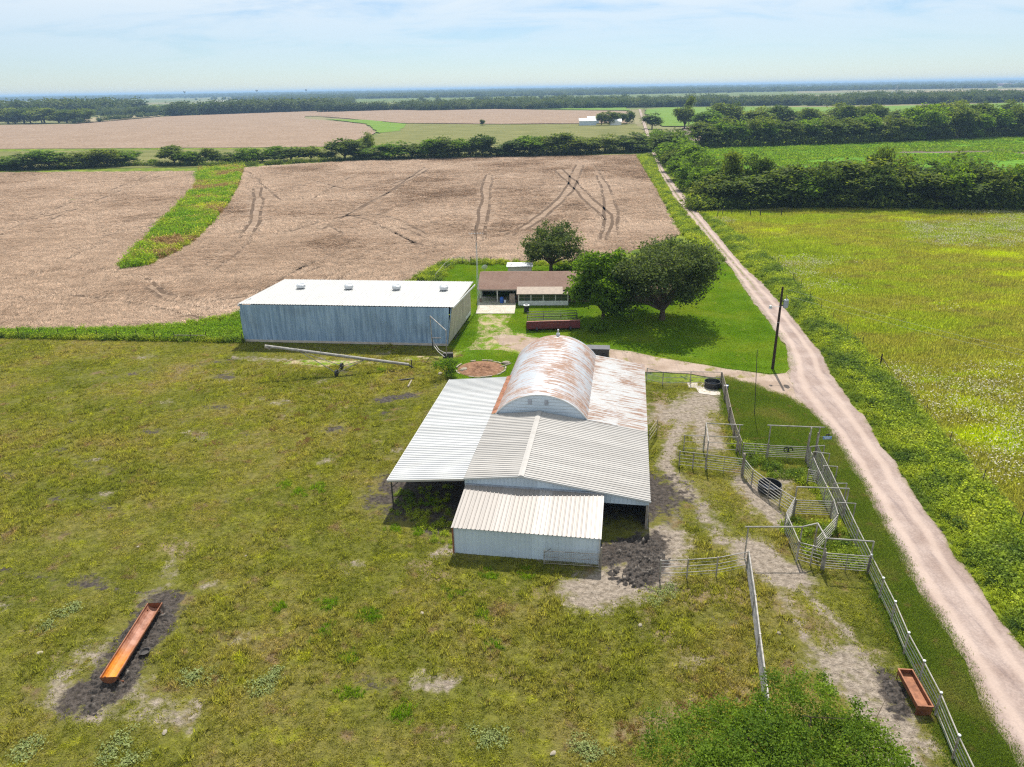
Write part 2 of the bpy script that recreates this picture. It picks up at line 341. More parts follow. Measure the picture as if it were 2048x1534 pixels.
# ------------------------------------------------------------------ mesh helpers
def tag(o, label=None, cat=None, group=None, kind=None):
    if label: o['label'] = label
    if cat: o['category'] = cat
    if group: o['group'] = group
    if kind: o['kind'] = kind
    return o
def mesh_np(name, V, F, mats, midx=None, lv=None, smooth=False):
    """V (n,3); F (m,k) index array with k corners each"""
    V = np.asarray(V, dtype=np.float32); F = np.asarray(F, dtype=np.int32)
    me = bpy.data.meshes.new(name); me.vertices.add(len(V)); me.vertices.foreach_set('co', V.ravel())
    if len(F):
        k = F.shape[1]; me.loops.add(F.size); me.loops.foreach_set('vertex_index', F.ravel())
        me.polygons.add(len(F)); me.polygons.foreach_set('loop_start', np.arange(0, F.size, k, dtype=np.int32))
        if midx is not None: me.polygons.foreach_set('material_index', np.asarray(midx, dtype=np.int32))
        if smooth: me.polygons.foreach_set('use_smooth', np.ones(len(F), dtype=bool))
    for m in (mats if isinstance(mats, (list, tuple)) else [mats]): me.materials.append(m)
    if lv is not None:
        a = me.attributes.new('lv', 'FLOAT', 'FACE'); a.data.foreach_set('value', np.asarray(lv, dtype=np.float32))
    me.update(calc_edges=True); return me
def link(name, me, parent=None, loc=None):
    o = bpy.data.objects.new(name, me); COL.objects.link(o)
    if parent: o.parent = parent
    if loc is not None: o.location = loc
    return o
def thing(name, label, cat, loc=(0, 0, 0), rotz=0., group=None):
    o = bpy.data.objects.new(name, None); COL.objects.link(o); o.empty_display_size = .3
    o.location = loc; o.rotation_euler = (0, 0, rotz)
    return tag(o, label, cat, group)

class MB:
    def __init__(s): s.v = []; s.f = []; s.mi = []; s.cur = 0
    def add(s, V, Fs):
        b = len(s.v); s.v += [tuple(x) for x in V]
        for f in Fs: s.f.append([b + i for i in f]); s.mi.append(s.cur)
        return s
    def box(s, c, d, rz=0., M4=None):
        hx, hy, hz = d[0] / 2, d[1] / 2, d[2] / 2
        V = [Vector((x, y, z)) for x in (-hx, hx) for y in (-hy, hy) for z in (-hz, hz)]
        if rz: V = [Matrix.Rotation(rz, 3, 'Z') @ v for v in V]
        if M4 is not None: V = [M4 @ v for v in V]
        V = [v + Vector(c) for v in V]
        return s.add(V, [(0, 1, 3, 2), (4, 6, 7, 5), (0, 4, 5, 1), (2, 3, 7, 6), (0, 2, 6, 4), (1, 5, 7, 3)])
    def beam(s, p0, p1, w, h):
        p0, p1 = Vector(p0), Vector(p1); d = p1 - p0; L = d.length
        q = d.to_track_quat('Y', 'Z').to_matrix()
        return s.box((p0 + p1) / 2, (w, L, h), M4=q)
    def tube(s, p0, p1, r0, r1=None, n=6, cap=True):
        p0, p1 = Vector(p0), Vector(p1); r1 = r0 if r1 is None else r1
        q = (p1 - p0).to_track_quat('Z', 'Y').to_matrix(); V = []
        for p, r in ((p0, r0), (p1, r1)):
            for i in range(n):
                a = 2 * math.pi * i / n; V.append(p + q @ Vector((r * math.cos(a), r * math.sin(a), 0)))
        Fs = [(i, (i + 1) % n, n + (i + 1) % n, n + i) for i in range(n)]
        if cap: Fs += [tuple(range(n - 1, -1, -1)), tuple(range(n, 2 * n))]
        return s.add(V, Fs)
    def lathe(s, prof, c=(0, 0, 0), n=20):
        V = []; k = len(prof)
        for i in range(n):
            a = 2 * math.pi * i / n
            for r, z in prof: V.append((c[0] + r * math.cos(a), c[1] + r * math.sin(a), c[2] + z))
        Fs = []
        for i in range(n):
            j = (i + 1) % n
            for t in range(k - 1): Fs.append((i * k + t, j * k + t, j * k + t + 1, i * k + t + 1))
        return s.add(V, Fs)
    def mesh(s, name, mats):
        me = bpy.data.meshes.new(name); me.from_pydata(s.v, [], s.f)
        for m in (mats if isinstance(mats, (list, tuple)) else [mats]): me.materials.append(m)
        if any(s.mi): me.polygons.foreach_set('material_index', s.mi)
        me.update(); return me
    def build(s, name, mats, parent=None, loc=None):
        return link(name, s.mesh(name, mats), parent, loc)

def resample(poly, step, closed=True):
    out = []; n = len(poly)
    for i in range(n if closed else n - 1):
        a = np.array(poly[i], float); b = np.array(poly[(i + 1) % n], float); L = np.linalg.norm(b - a); k = max(1, int(L / step))
        for t in range(k): out.append(a + (b - a) * t / k)
    if not closed: out.append(np.array(poly[-1], float))
    return out
def ragged(poly, step, amp, seed=0, fr=.9):
    P = resample(poly, step); out = []
    for p in P:
        v = mnoise.noise_vector(Vector((p[0] * fr / step * .3 + seed * 7.1, p[1] * fr / step * .3, seed * 3.3)))
        w = mnoise.noise_vector(Vector((p[0] * .15 / step + seed, p[1] * .15 / step, 9.1)))
        out.append((p[0] + (v.x + w.x) * amp, p[1] + (v.y + w.y) * amp))
    return out
def sheet(name, poly, z, mat, step=.6, amp=.2, seed=0):
    P = ragged(poly, step, amp, seed) if amp else poly
    V = [Vector((x, y, 0)) for x, y in P]; T = tessellate_polygon([V])
    me = bpy.data.meshes.new(name); F = []
    for t in T:
        a, b, c = (V[i] for i in t)
        F.append(t if (b - a).cross(c - a).z > 0 else (t[0], t[2], t[1]))
    me.from_pydata([(x, y, z) for x, y in P], [], F); me.materials.append(mat); me.update()
    o = link(name, me); return tag(o, kind='structure')
def inpoly(px, py, poly):
    P = np.asarray(poly); c = np.zeros(len(px), bool); j = len(P) - 1
    for i in range(len(P)):
        xi, yi = P[i]; xj, yj = P[j]
        with np.errstate(divide='ignore', invalid='ignore'):
            c ^= ((yi > py) != (yj > py)) & (px < (xj - xi) * (py - yi) / (yj - yi + 1e-12) + xi)
        j = i
    return c
def seg_dist(px, py, pts):
    d = np.full(len(px), 1e9)
    for a, b in zip(pts[:-1], pts[1:]):
        ax, ay = a; bx, by = b; L2 = (bx - ax) ** 2 + (by - ay) ** 2 + 1e-9
        t = np.clip(((px - ax) * (bx - ax) + (py - ay) * (by - ay)) / L2, 0, 1)
        d = np.minimum(d, np.hypot(px - ax - t * (bx - ax), py - ay - t * (by - ay)))
    return d
def vnoise(x, y, s, seed=0):
    """cheap value noise, 2 octaves, 0..1"""
    def oct_(x, y, seed):
        xi = np.floor(x).astype(np.int64); yi = np.floor(y).astype(np.int64); fx = x - xi; fy = y - yi
        fx = fx * fx * (3 - 2 * fx); fy = fy * fy * (3 - 2 * fy)
        def h(a, b):
            n = (a * 374761393 + b * 668265263 + seed * 1442695041) & 0x7fffffff
            n = ((n ^ (n >> 13)) * 1274126177) & 0x7fffffff
            return ((n ^ (n >> 16)) & 0xffff) / 65535.
        return (h(xi, yi) * (1 - fx) + h(xi + 1, yi) * fx) * (1 - fy) + (h(xi, yi + 1) * (1 - fx) + h(xi + 1, yi + 1) * fx) * fy
    return .65 * oct_(x * s, y * s, seed) + .35 * oct_(x * s * 2.3 + 5.1, y * s * 2.3 + 1.7, seed + 11)
def rand_in(poly, n, rng, wedge=None):
    P = np.asarray(poly); lo = P.min(0); hi = P.max(0)
    x = rng.uniform(lo[0], hi[0], n); y = rng.uniform(lo[1], hi[1], n)
    k = inpoly(x, y, poly) & (np.abs(x) < .80 * y + 14) & (y > 16)
    return x[k], y[k]

# ------------------------------------------------------------------ scatter: prototypes and points live in ONE mesh, geometry nodes join them
def scatter(name, protos, mats, x, y, z, rot, scl, label, rng, cat=None):
    """protos: list of (V, F(tri), midx, lv)"""
    nP = len(protos); V = []; F = []; mi = []; lv = []; pid = []; b = 0
    for k, (v, f, m, l) in enumerate(protos):
        V.append(v); F.append(np.asarray(f) + b); mi.append(m); lv.append(l); pid.append(np.full(len(v), k)); b += len(v)
    n = len(x); pts = np.stack([x, y, z if np.ndim(z) else np.full(n, z)], 1)
    me = mesh_np(name, np.vstack(V + [pts]), np.vstack(F), mats, np.concatenate(mi), np.concatenate(lv))
    def A(nm, ty, data, fill):
        a = me.attributes.new(nm, ty, 'POINT'); full = np.concatenate([fill, data])
        a.data.foreach_set('vector' if ty == 'FLOAT_VECTOR' else 'value', full.ravel())
    A('pid', 'INT', np.full(n, -1, np.int32), np.concatenate(pid).astype(np.int32))
    A('idx', 'INT', rng.integers(0, nP, n).astype(np.int32), np.zeros(b, np.int32))
    A('rot', 'FLOAT_VECTOR', rot.astype(np.float32), np.zeros((b, 3), np.float32))
    A('scl', 'FLOAT_VECTOR', (scl if scl.ndim == 2 else np.stack([scl] * 3, 1)).astype(np.float32), np.ones((b, 3), np.float32))
    o = link(name, me)
    tag(o, label, cat, kind='stuff')
    md = o.modifiers.new('scatter', 'NODES'); md.node_group = scatter_group(); return o
_SG = []
def scatter_group():
    if _SG: return _SG[0]
    g = bpy.data.node_groups.new('scatter', 'GeometryNodeTree')
    g.interface.new_socket('Geometry', in_out='INPUT', socket_type='NodeSocketGeometry')
    g.interface.new_socket('Geometry', in_out='OUTPUT', socket_type='NodeSocketGeometry')
    nd = g.nodes.new; L = g.links.new
    gi = nd('NodeGroupInput'); go = nd('NodeGroupOutput')
    def na(nm, ty):
        n = nd('GeometryNodeInputNamedAttribute'); n.data_type = ty; n.inputs[0].default_value = nm; return n.outputs[0]
    cmp_ = nd('FunctionNodeCompare'); cmp_.data_type = 'INT'; cmp_.operation = 'GREATER_EQUAL'
    ia = [s for s in cmp_.inputs if s.type == 'INT']
    L(na('pid', 'INT'), ia[0]); ia[1].default_value = 0
    sp = nd('GeometryNodeSeparateGeometry'); sp.domain = 'POINT'
    L(gi.outputs[0], sp.inputs[0]); L(cmp_.outputs[0], sp.inputs[1])
    si = nd('GeometryNodeSplitToInstances'); si.domain = 'POINT'
    L(sp.outputs[0], si.inputs[0]); L(na('pid', 'INT'), si.inputs['Group ID'])
    ip = nd('GeometryNodeInstanceOnPoints'); ip.inputs['Pick Instance'].default_value = True
    L(sp.outputs[1], ip.inputs['Points']); L(si.outputs[0], ip.inputs['Instance']); L(na('idx', 'INT'), ip.inputs['Instance Index'])
    er = nd('FunctionNodeEulerToRotation'); L(na('rot', 'FLOAT_VECTOR'), er.inputs[0]); L(er.outputs[0], ip.inputs['Rotation'])
    L(na('scl', 'FLOAT_VECTOR'), ip.inputs['Scale']); L(ip.outputs[0], go.inputs[0])
    _SG.append(g); return g

def blades(rng, n, size, h, w, lean=.4, bias=0., clump=0, mi=0):
    """patch of single-triangle blades around the origin"""
    if clump:
        c = rng.uniform(-size / 2, size / 2, (clump, 2)); k = rng.integers(0, clump, n); xy = c[k] + rng.normal(0, size / clump ** .5 * .22, (n, 2))
    else: xy = rng.uniform(-size / 2, size / 2, (n, 2))
    a = rng.uniform(0, 2 * math.pi, n); hh = h * rng.uniform(.5, 1.2, n); ww = w * rng.uniform(.6, 1.3, n) / 2
    d = np.stack([np.cos(a), np.sin(a)], 1); la = rng.uniform(0, 2 * math.pi, n); le = np.abs(rng.normal(0, lean, n))
    tip = np.stack([np.cos(la) * le + bias, np.sin(la) * le], 1) * hh[:, None]
    z0 = np.full(n, -.01); V = np.empty((n, 3, 3))
    V[:, 0, :2] = xy + d * ww[:, None]; V[:, 1, :2] = xy - d * ww[:, None]; V[:, 2, :2] = xy + tip
    V[:, 0, 2] = z0; V[:, 1, 2] = z0; V[:, 2, 2] = hh / np.sqrt(1 + le ** 2 + bias ** 2) ** .8
    return V.reshape(-1, 3), np.arange(3 * n).reshape(-1, 3), np.full(n, mi), rng.uniform(0, 1, n)
def leaves(rng, n, c, r, leaf, up=.5, mi=0):
    """rhombic leaves as two triangles, gaussian cloud"""
    P = rng.normal(0, 1, (n, 3)) * np.asarray(r) + np.asarray(c)
    nr = rng.normal(0, 1, (n, 3)); nr[:, 2] = np.abs(nr[:, 2]) + up; nr /= np.linalg.norm(nr, axis=1)[:, None]
    t = np.cross(nr, rng.normal(0, 1, (n, 3))); t /= np.linalg.norm(t, axis=1)[:, None]; u = np.cross(nr, t)
    s = leaf * rng.uniform(.6, 1.3, n)[:, None]
    V = np.stack([P - t * s, P + u * s * .55, P + t * s, P - u * s * .55], 1).reshape(-1, 3)
    q = np.arange(n)[:, None] * 4; F = np.concatenate([q + [0, 1, 2], q + [0, 2, 3]]); l = rng.uniform(0, 1, n)
    return V, F, np.full(2 * n, mi), np.concatenate([l, l])
def join_p(*ps):
    V = []; F = []; m = []; l = []; b = 0
    for v, f, mi, lv in ps: V.append(v); F.append(f + b); m.append(mi); l.append(lv); b += len(v)
    return np.vstack(V), np.vstack(F), np.concatenate(m), np.concatenate(l)

# ------------------------------------------------------------------ ground
o = sheet('ground', [(-26000, -3000), (26000, -3000), (26000, 30000), (-26000, 30000)], -.5, M['far'], amp=0)
# near ground (rough grass between the fields), a wide disc that hides the far sheet
sheet('near_ground', [(-420, -60), (420, -60), (520, 520), (-520, 520)], -.05, M['verge'], amp=0)

ROAD_L = [(23.49,21.24),(23.72,24.25),(23.99,26.81),(25.21,32.12),(25.54,35.68),(25.90,38.09),(26.51,41.27),(27.17,44.95),(27.96,49.09),(28.78,54.23),(29.45,59.27),(29.48,63.71),(29.58,67.67),(30.55,72.48),(32.46,77.52),(33.94,83.61),(34.99,90.84),(35.64,97.52),(37.04,109.48),(39.12,124.32),(40.74,144.35),(44.32,179.81),(47.43,211.20),(55.87,273.09),(67.17,344.98),(98.43,539.37),(183.70,1065.65)]
ROAD_R = [(28.43,24.16),(28.78,31.13),(29.16,34.22),(29.37,35.58),(29.81,37.22),(29.99,39.75),(30.79,43.16),(31.13,45.78),(31.70,49.51),(32.51,52.86),(32.87,56.14),(33.87,61.03),(34.82,67.98),(35.66,73.59),(37.41,81.06),(38.31,89.17),(39.81,100.58),(41.04,113.94),(41.55,124.14),(43.37,140.70),(45.85,162.44),(50.27,202.01),(54.79,243.17),(59.91,284.72),(69.21,344.60),(100.64,538.72),(186.23,1064.11)]

def arc(pts, n):
    P = np.array(pts); d = np.r_[0, np.cumsum(np.hypot(*np.diff(P, axis=0).T))]; t = np.concatenate([np.linspace(0, 200, int(n * .7)), np.linspace(200, d[-1], int(n * .3) + 1)[1:]])
    return np.stack([np.interp(t * 1.0, d, P[:, 0]), np.interp(t, d, P[:, 1])], 1)
def road():
    n = 700; A = arc(ROAD_L, n); P = np.array(ROAD_R)
    # nearest point on the right edge for every left point
    Rr = np.array(resample(ROAD_R, .3, closed=False)); j = np.array([np.argmin(np.hypot(*(Rr - a).T)) for a in A]); j = np.maximum.accumulate(j); B = Rr[j]
    k = 10; V = []; U = []
    for i in range(len(A)):
        d = B[i] - A[i]; L = np.linalg.norm(d) + 1e-6
        for c in range(k + 1):
            u = c / k; e = 0.
            if c in (0, k): e = (mnoise.noise(Vector((A[i][0] * .9, A[i][1] * .9, c))) * .22 + mnoise.noise(Vector((A[i][0] * .25, A[i][1] * .25, c + 4))) * .3) / L
            q = A[i] + d * (u + e); V.append((q[0], q[1], .030)); U.append(2 * u - 1)
    F = [(i * (k + 1) + c, i * (k + 1) + c + 1, (i + 1) * (k + 1) + c + 1, (i + 1) * (k + 1) + c) for i in range(len(A) - 1) for c in range(k)]
    me = mesh_np('road', V, F, M['road']); a = me.attributes.new('across', 'FLOAT', 'POINT'); a.data.foreach_set('value', np.array(U, np.float32)); tag(link('road', me), kind='structure')
road()

PASTURE = [(-119.96,94.65),(-66.46,91.47),(-60.45,90.54),(-47.71,89.08),(-34.86,87.64),(-7.98,84.38),(-5.66,81.02),(-8.56,79.44),(-6.64,73.37),(-0.77,72.39),(14.64,72.15),(22.54,70.68),(19.60,54.01),(25.13,53.11),(23.25,38.26),(20.76,24.33),(19.78,17.97),(-0.76,11.05),(-35.02,11.46)]
LAWN = [(-11.79,116.42),(-10.70,130.66),(1.83,128.55),(16.37,127.50),(38.09,130.38),(39.12,124.32),(37.04,109.48),(35.64,97.52),(34.99,90.84),(33.94,83.61),(32.75,77.51),(32.27,75.75),(30.76,73.96),(28.83,73.74),(27.14,74.43),(24.66,75.63),(22.13,77.18),(19.39,78.80),(15.69,81.40),(10.11,75.66),(-1.32,72.56),(-6.65,73.52),(-8.56,79.44),(-5.66,81.02),(-7.73,84.37),(-5.68,95.53),(-6.69,111.63)]
STRIP = [(23.32,73.09),(24.66,71.43),(25.95,70.67),(26.85,68.85),(28.04,67.74),(28.94,65.17),(29.25,61.43),(29.28,58.86),(28.78,54.23),(27.96,49.09),(27.17,44.95),(26.51,41.27),(25.90,38.09),(25.54,35.68),(25.21,32.12),(23.99,26.81),(23.72,24.25),(23.49,21.24),(19.78,17.97),(20.76,24.33),(23.25,38.26),(25.13,53.11),(19.60,54.01),(22.54,70.68)]
sheet('lawn', LAWN, .004, M['lawn'], .5, .18, 2)
sheet('grass_strip', STRIP, .008, M['strip'], .5, .15, 3)
DRIVE = [(33.15,71.64),(32.73,76.05),(30.71,73.66),(28.73,73.45),(27.05,74.13),(24.57,75.32),(22.05,76.86),(19.32,78.47),(15.60,80.88),(10.45,83.66),(6.21,85.57),(2.43,87.34),(-0.82,89.13),(-2.45,88.39),(-1.44,84.81),(2.27,81.69),(7.45,78.03),(11.82,75.58),(15.12,74.82),(19.51,74.16),(23.43,72.50),(24.62,71.29),(25.90,70.53),(26.80,68.72),(27.99,67.61),(28.95,64.93),(30.56,62.73)]
WORN = [(-4.66,98.34),(0.31,97.81),(-0.69,92.98),(0.51,89.89),(3.73,87.27),(5.50,84.46),(2.23,80.64),(-1.42,82.95),(-4.53,83.10),(-7.26,82.15),(-9.95,81.40),(-19.42,79.95),(-26.22,80.60),(-27.70,79.49),(-22.62,78.27),(-19.11,78.43),(-8.63,80.29),(-7.13,80.39),(-5.76,82.80),(-4.92,84.98),(-4.38,88.90)]
sheet('worn_track', WORN, .012, M['worn'], .5, .25, 4)
sheet('driveway', DRIVE, .020, M['drive'], .5, .28, 5)

# pasture: fine sheet whose soil attributes follow the worn places
def pasture():
    st = .45; xs = np.arange(-78, 34, st); ys = np.arange(12, 92, st); X, Y = np.meshgrid(xs, ys); ny, nx = X.shape
    x = X.ravel(); y = Y.ravel()
    I = np.arange(nx * ny).reshape(ny, nx)
    Fq = np.stack([I[:-1, :-1], I[:-1, 1:], I[1:, 1:], I[1:, :-1]], -1).reshape(-1, 4)
    cx = x[Fq].mean(1); cy = y[Fq].mean(1)
    Pr = ragged(PASTURE, .8, .2, 6)
    Fq = Fq[inpoly(cx, cy, Pr)]
    used = np.unique(Fq); rm = np.full(nx * ny, -1); rm[used] = np.arange(len(used)); Fq = rm[Fq]; x = x[used]; y = y[used]
    me = mesh_np('pasture', np.stack([x, y, np.full(len(x), .0)], 1), Fq, M['pasture'])
    A = {k: np.zeros(len(x)) for k in ('dirt', 'mud', 'dry')}
    def blob(k, pts, r, s=1.0, soft=1.0):
        d = seg_dist(x, y, pts); A[k] = np.maximum(A[k], s * np.clip(1.15 - .65 * d / r, 0, 1))
    def seg(a, b): return [a, b]
    # around the long trough
    blob('mud', [(-22.55,36.64),(-22.45,29.67)], 1.35); blob('mud', [(-22.59,31.32),(-23.49,28.83)], 1.5, .8)
    blob('dirt', [(-25.54,31.01),(-24.85,28.86),(-21.87,27.81)], 1.0, .62); blob('dirt', [(-24.96,32.54),(-19.38,28.08)], 1.7, .52); blob('dirt', [(-18.44,27.74),(-17.51,27.40)], .9, .62); blob('dirt', [(-17.05,28.53),(-16.73,26.77)], .5, .6)
    blob('mud', [(-21.96,37.10),(-21.27,34.11)], .9, .75); blob('dirt', [(-24.35,43.48),(-22.72,37.37)], .9, .45)
    # barn front corner, cattle pens
    blob('mud', [(6.42,40.84),(9.63,42.22),(8.62,38.59)], 1.4); blob('dirt', [(4.79,36.92),(8.62,38.59),(10.75,42.49)], 2.1, .9); blob('dirt', [(5.14,37.16),(9.79,37.79)], 1.0, .8)
    blob('dirt', [(19.67,68.09),(15.06,58.97),(12.98,53.35),(13.57,48.48)], .9, .78); blob('dirt', [(20.63,66.76),(15.77,63.31)], 3.2, .74); blob('dirt', [(18.45,63.21),(17.76,56.87)], 1.8, .70); blob('dirt', [(12.98,53.35),(14.56,47.71),(14.65,42.38)], 1.2, .6); blob('dirt', [(13.54,56.06),(12.20,44.99)], .7, .55)
    blob('dirt', [(16.58,41.14),(17.12,39.17),(18.00,38.35)], 1.7, .95); blob('dirt', [(18.67,50.25),(19.67,44.44)], 1.3, .76); blob('dirt', [(22.41,52.18),(21.80,48.22)], 1.0, .55)
    blob('dirt', [(16.85,38.38),(17.03,33.64),(16.89,29.01)], .55, .62); blob('dirt', [(18.30,37.82),(19.52,33.15),(19.14,30.39),(19.07,27.94)], .6, .62)
    blob('dirt', [(18.31,30.41),(18.86,28.62),(18.61,25.47),(17.74,23.29)], 2.3, .74); blob('mud', [(20.30,29.64),(19.78,27.28)], .7, .9)
    blob('dry', [(9.95,37.03),(14.28,36.44)], 1.6, .75); blob('dry', [(8.07,33.85),(11.96,28.77)], 1.8, .55); blob('dry', [(16.63,35.90),(19.09,31.54)], 2.6, .55); blob('dry', [(15.52,68.26),(14.14,59.00)], 1.2, .8); blob('dry', [(17.89,60.98),(19.66,58.80)], 1.2, .6); blob('dry', [(5.37,26.03),(9.65,28.14)], 1.2, .6)
    blob('dry', [(15.15,46.97),(18.98,46.85)], 1.6, .5)
    # trampled ground by the sheds
    blob('dirt', [(-33.91,81.83),(-25.51,80.23),(-19.22,78.93)], 1.1, .55); blob('mud', [(-39.33,78.71),(-32.05,81.74)], 1.3, .50); blob('mud', [(-13.87,68.17),(-10.61,69.34)], 1.1, .72); blob('dry', [(-21.23,72.55),(-16.53,65.77)], 2.2, .55); blob('dry', [(-25.18,42.89),(-23.47,42.24)], 1.2, .62)
    blob('mud', [(-42.58,78.04),(-46.93,75.13)], 1.5, .46); blob('mud', [(-44.66,54.41),(-40.40,51.75),(-35.89,50.42),(-28.94,46.21)], .35, .62); blob('mud', [(-35.34,40.29),(-30.04,38.82),(-24.03,37.40)], .35, .62); blob('mud', [(-9.29,50.35),(-5.17,49.83),(-5.54,44.85)], 2.2, .62)  # last blob darkens the ground under the open lean-to
    blob('dirt', [(-5.57,41.17),(-4.56,41.72)], .7, .7); blob('dry', [(-6.83,40.08),(-5.03,38.95)], 1.0, .7); blob('dry', [(-2.30,37.35),(4.12,36.69)], 1.2, .5); blob('mud', [(-7.97,49.54),(10.08,48.97)], 4.5, .85)
    rng = np.random.default_rng(3)
    for i in range(130):
        px, py = rng.uniform(-45, 12), rng.uniform(26, 84); k = ('dry', 'mud', 'dirt')[rng.integers(0, 3)]
        blob(k, [(px, py), (px + rng.uniform(-1.5, 1.5), py + rng.uniform(-.5, .5))], rng.uniform(.3, 1.4), rng.uniform(.42, .62))
    for k, v in A.items():
        a = me.attributes.new(k, 'FLOAT', 'POINT'); a.data.foreach_set('value', v.astype(np.float32))
    tag(link('pasture', me), kind='structure')
    return x, y, A
PX, PY, PA = pasture()
def bare(x, y):
    """worn-ness of the pasture at points (nearest grid vertex)"""
    st = .45; key = {}
    ix = np.rint((PX + 78) / st).astype(int); iy = np.rint((PY - 12) / st).astype(int)
    g = np.full((260, 200), 0.); g[ix, iy] = np.maximum(PA['dirt'], PA['mud'])
    jx = np.clip(np.rint((x + 78) / st).astype(int), 0, 259); jy = np.clip(np.rint((y - 12) / st).astype(int), 0, 199)
    return g[jx, jy]

# churned mud: real clods that rise through the pasture sheet
def mud_patch(pts, r, h, seed):
    P = np.array(pts); lo = P.min(0) - r * 1.5; hi = P.max(0) + r * 1.5; st = .085
    xs = np.arange(lo[0], hi[0], st); ys = np.arange(lo[1], hi[1], st); X, Y = np.meshgrid(xs, ys); x = X.ravel(); y = Y.ravel()
    d = seg_dist(x, y, pts) + (vnoise(x, y, .8, seed) - .5) * r * 1.1
    m = np.clip((r - d) / (r * .6), 0, 1)
    c = np.abs(vnoise(x, y, 3.6, seed + 3) - .5) * 2; c2 = vnoise(x, y, 4.6, seed + 5)
    z = -.06 + m * (.05 + h * (c * .6 + c2 * 1.0 - .45))
    I = np.arange(len(x)).reshape(X.shape); F = np.stack([I[:-1, :-1], I[:-1, 1:], I[1:, 1:], I[1:, :-1]], -1).reshape(-1, 4)
    F = F[m[F].max(1) > .02]; u = np.unique(F); rm = np.full(len(x), -1); rm[u] = np.arange(len(u))
    tag(link('mud_patch', mesh_np('mud_patch', np.stack([x, y, z], 1)[u], rm[F], M['mud'])), kind='structure')
mud_patch([(-22.55,35.25),(-22.31,30.20),(-22.54,29.32)], 1.4, .36, 1)
mud_patch([(6.73,40.55),(9.22,41.93),(9.59,40.19),(7.63,38.62)], 1.5, .48, 2)
mud_patch([(20.27,28.76),(19.78,27.28)], .75, .36, 3)
mud_patch([(-13.34,68.14),(-10.95,69.09)], .9, .18, 4)

# fields
WHEAT = [(-134.56,95.18),(-92.16,94.73),(-70.50,93.60),(-53.13,93.34),(-48.09,94.40),(-44.05,96.46),(-39.20,100.28),(-28.07,107.06),(-18.79,118.56),(-12.02,133.25),(1.87,130.98),(16.71,130.30),(36.89,155.43),(46.61,232.66),(60.73,351.60),(-3.91,353.00),(-73.07,342.55),(-113.89,320.07),(-88.99,237.47),(-75.20,184.07),(-68.46,152.22),(-68.38,133.61),(-72.68,129.89),(-82.81,164.67),(-98.70,221.84),(-110.64,259.65),(-132.27,306.94),(-217.15,315.97),(-431.82,334.01)]
sheet('wheat_field', WHEAT, .0, M['wheat'], 1.0, .5, 7)
DRAIN = [(-132.03,316.77),(-116.67,326.92),(-88.99,237.47),(-75.20,184.07),(-68.46,152.22),(-68.38,133.61),(-72.68,129.89),(-82.81,164.67),(-98.70,221.84),(-110.26,259.60)]
sheet('drainage_strip', DRAIN, -.012, M['meadow'], 1., .4, 8)
MEADOW = [(48.75,184.00),(70.41,187.42),(99.22,182.75),(152.93,171.07),(219.99,135.88),(76.70,39.48),(37.63,24.53),(36.75,42.98),(37.59,48.86),(38.57,55.65),(39.61,61.48),(40.80,68.53),(41.61,74.55),(42.54,80.99),(42.98,86.26),(43.73,92.13),(43.91,96.56),(45.79,108.92),(47.62,124.48),(48.95,144.18),(49.35,172.04)]
sheet('meadow', MEADOW, .0, M['meadow'], 1., .5, 9)
VERGE_R = ROAD_R[1:22] + MEADOW[0:1] + MEADOW[:5:-1]
far_wheat = [(-653.65,512.23),(-313.93,462.73),(-198.62,446.15),(-109.33,434.62),(-97.99,464.51),(-101.21,577.97),(-138.84,730.70),(-201.29,835.22),(-241.13,907.46),(-268.50,1002.05),(-187.57,965.20),(-126.76,1169.69),(-285.83,1383.93),(-344.52,1264.70),(-487.58,1082.25),(-484.05,852.96),(-1147.10,908.68)]
sheet('far_wheat_field', far_wheat, .10, M['wheat'], 6, 2, 10)
sheet('far_wheat_field', [(-239.96,971.48),(-153.38,829.38),(-105.31,739.72),(-6.97,684.00),(105.23,663.02),(154.69,966.71),(-11.59,1184.20),(-126.76,1169.69),(-191.30,984.70)], .15, M['wheat'], 6, 2, 11)
sheet('hay_field', [(-453.82,351.68),(-227.59,331.81),(-139.36,324.15),(-75.20,352.93),(-4.02,364.01),(64.78,377.19),(97.41,539.68),(109.95,651.81),(-6.88,674.43),(-103.75,728.56),(-95.82,557.23),(-92.84,446.62),(-106.49,422.94),(-191.61,429.91),(-299.71,441.17),(-597.28,466.94)], .05, M['hay'], 4, 1, 12)
sheet('green_strip', [(-212.05,880.66),(-135.23,729.42),(-98.04,570.51),(-84.98,593.76),(-96.27,715.62),(-153.38,829.38)], .18, M['crop2'], 4, 2, 13)
sheet('green_strip', [(-121.91,1281.99),(186.78,1209.19),(161.02,1006.63),(-11.86,1213.55)], .2, M['crop2'], 10, 3, 14)
sheet('crop_field', [(93.24,368.26),(108.54,390.96),(165.39,388.86),(238.45,422.07),(299.08,433.24),(513.35,485.88),(190.15,172.45),(133.26,186.55),(55.41,199.56),(78.61,298.99)], .02, M['crop'], 3, 1, 15)
sheet('bare_soil', [(161.72,351.38),(196.61,368.51),(208.91,359.55),(237.53,341.66),(287.04,331.48),(265.11,305.24),(224.76,322.67),(198.45,332.98),(180.09,336.58),(172.15,343.62)], .05, M['plough'], 3, 1.5, 16)
sheet('bare_soil', [(235.23,406.30),(299.08,433.24),(388.86,453.26),(361.85,420.95),(281.48,407.05),(256.31,405.16)], .05, M['plough'], 3, 1.5, 17)
sheet('bare_soil', [(135.13,583.97),(153.09,593.64),(96.10,370.75),(90.39,371.92)], .1, M['plough'], 3, 1, 18)
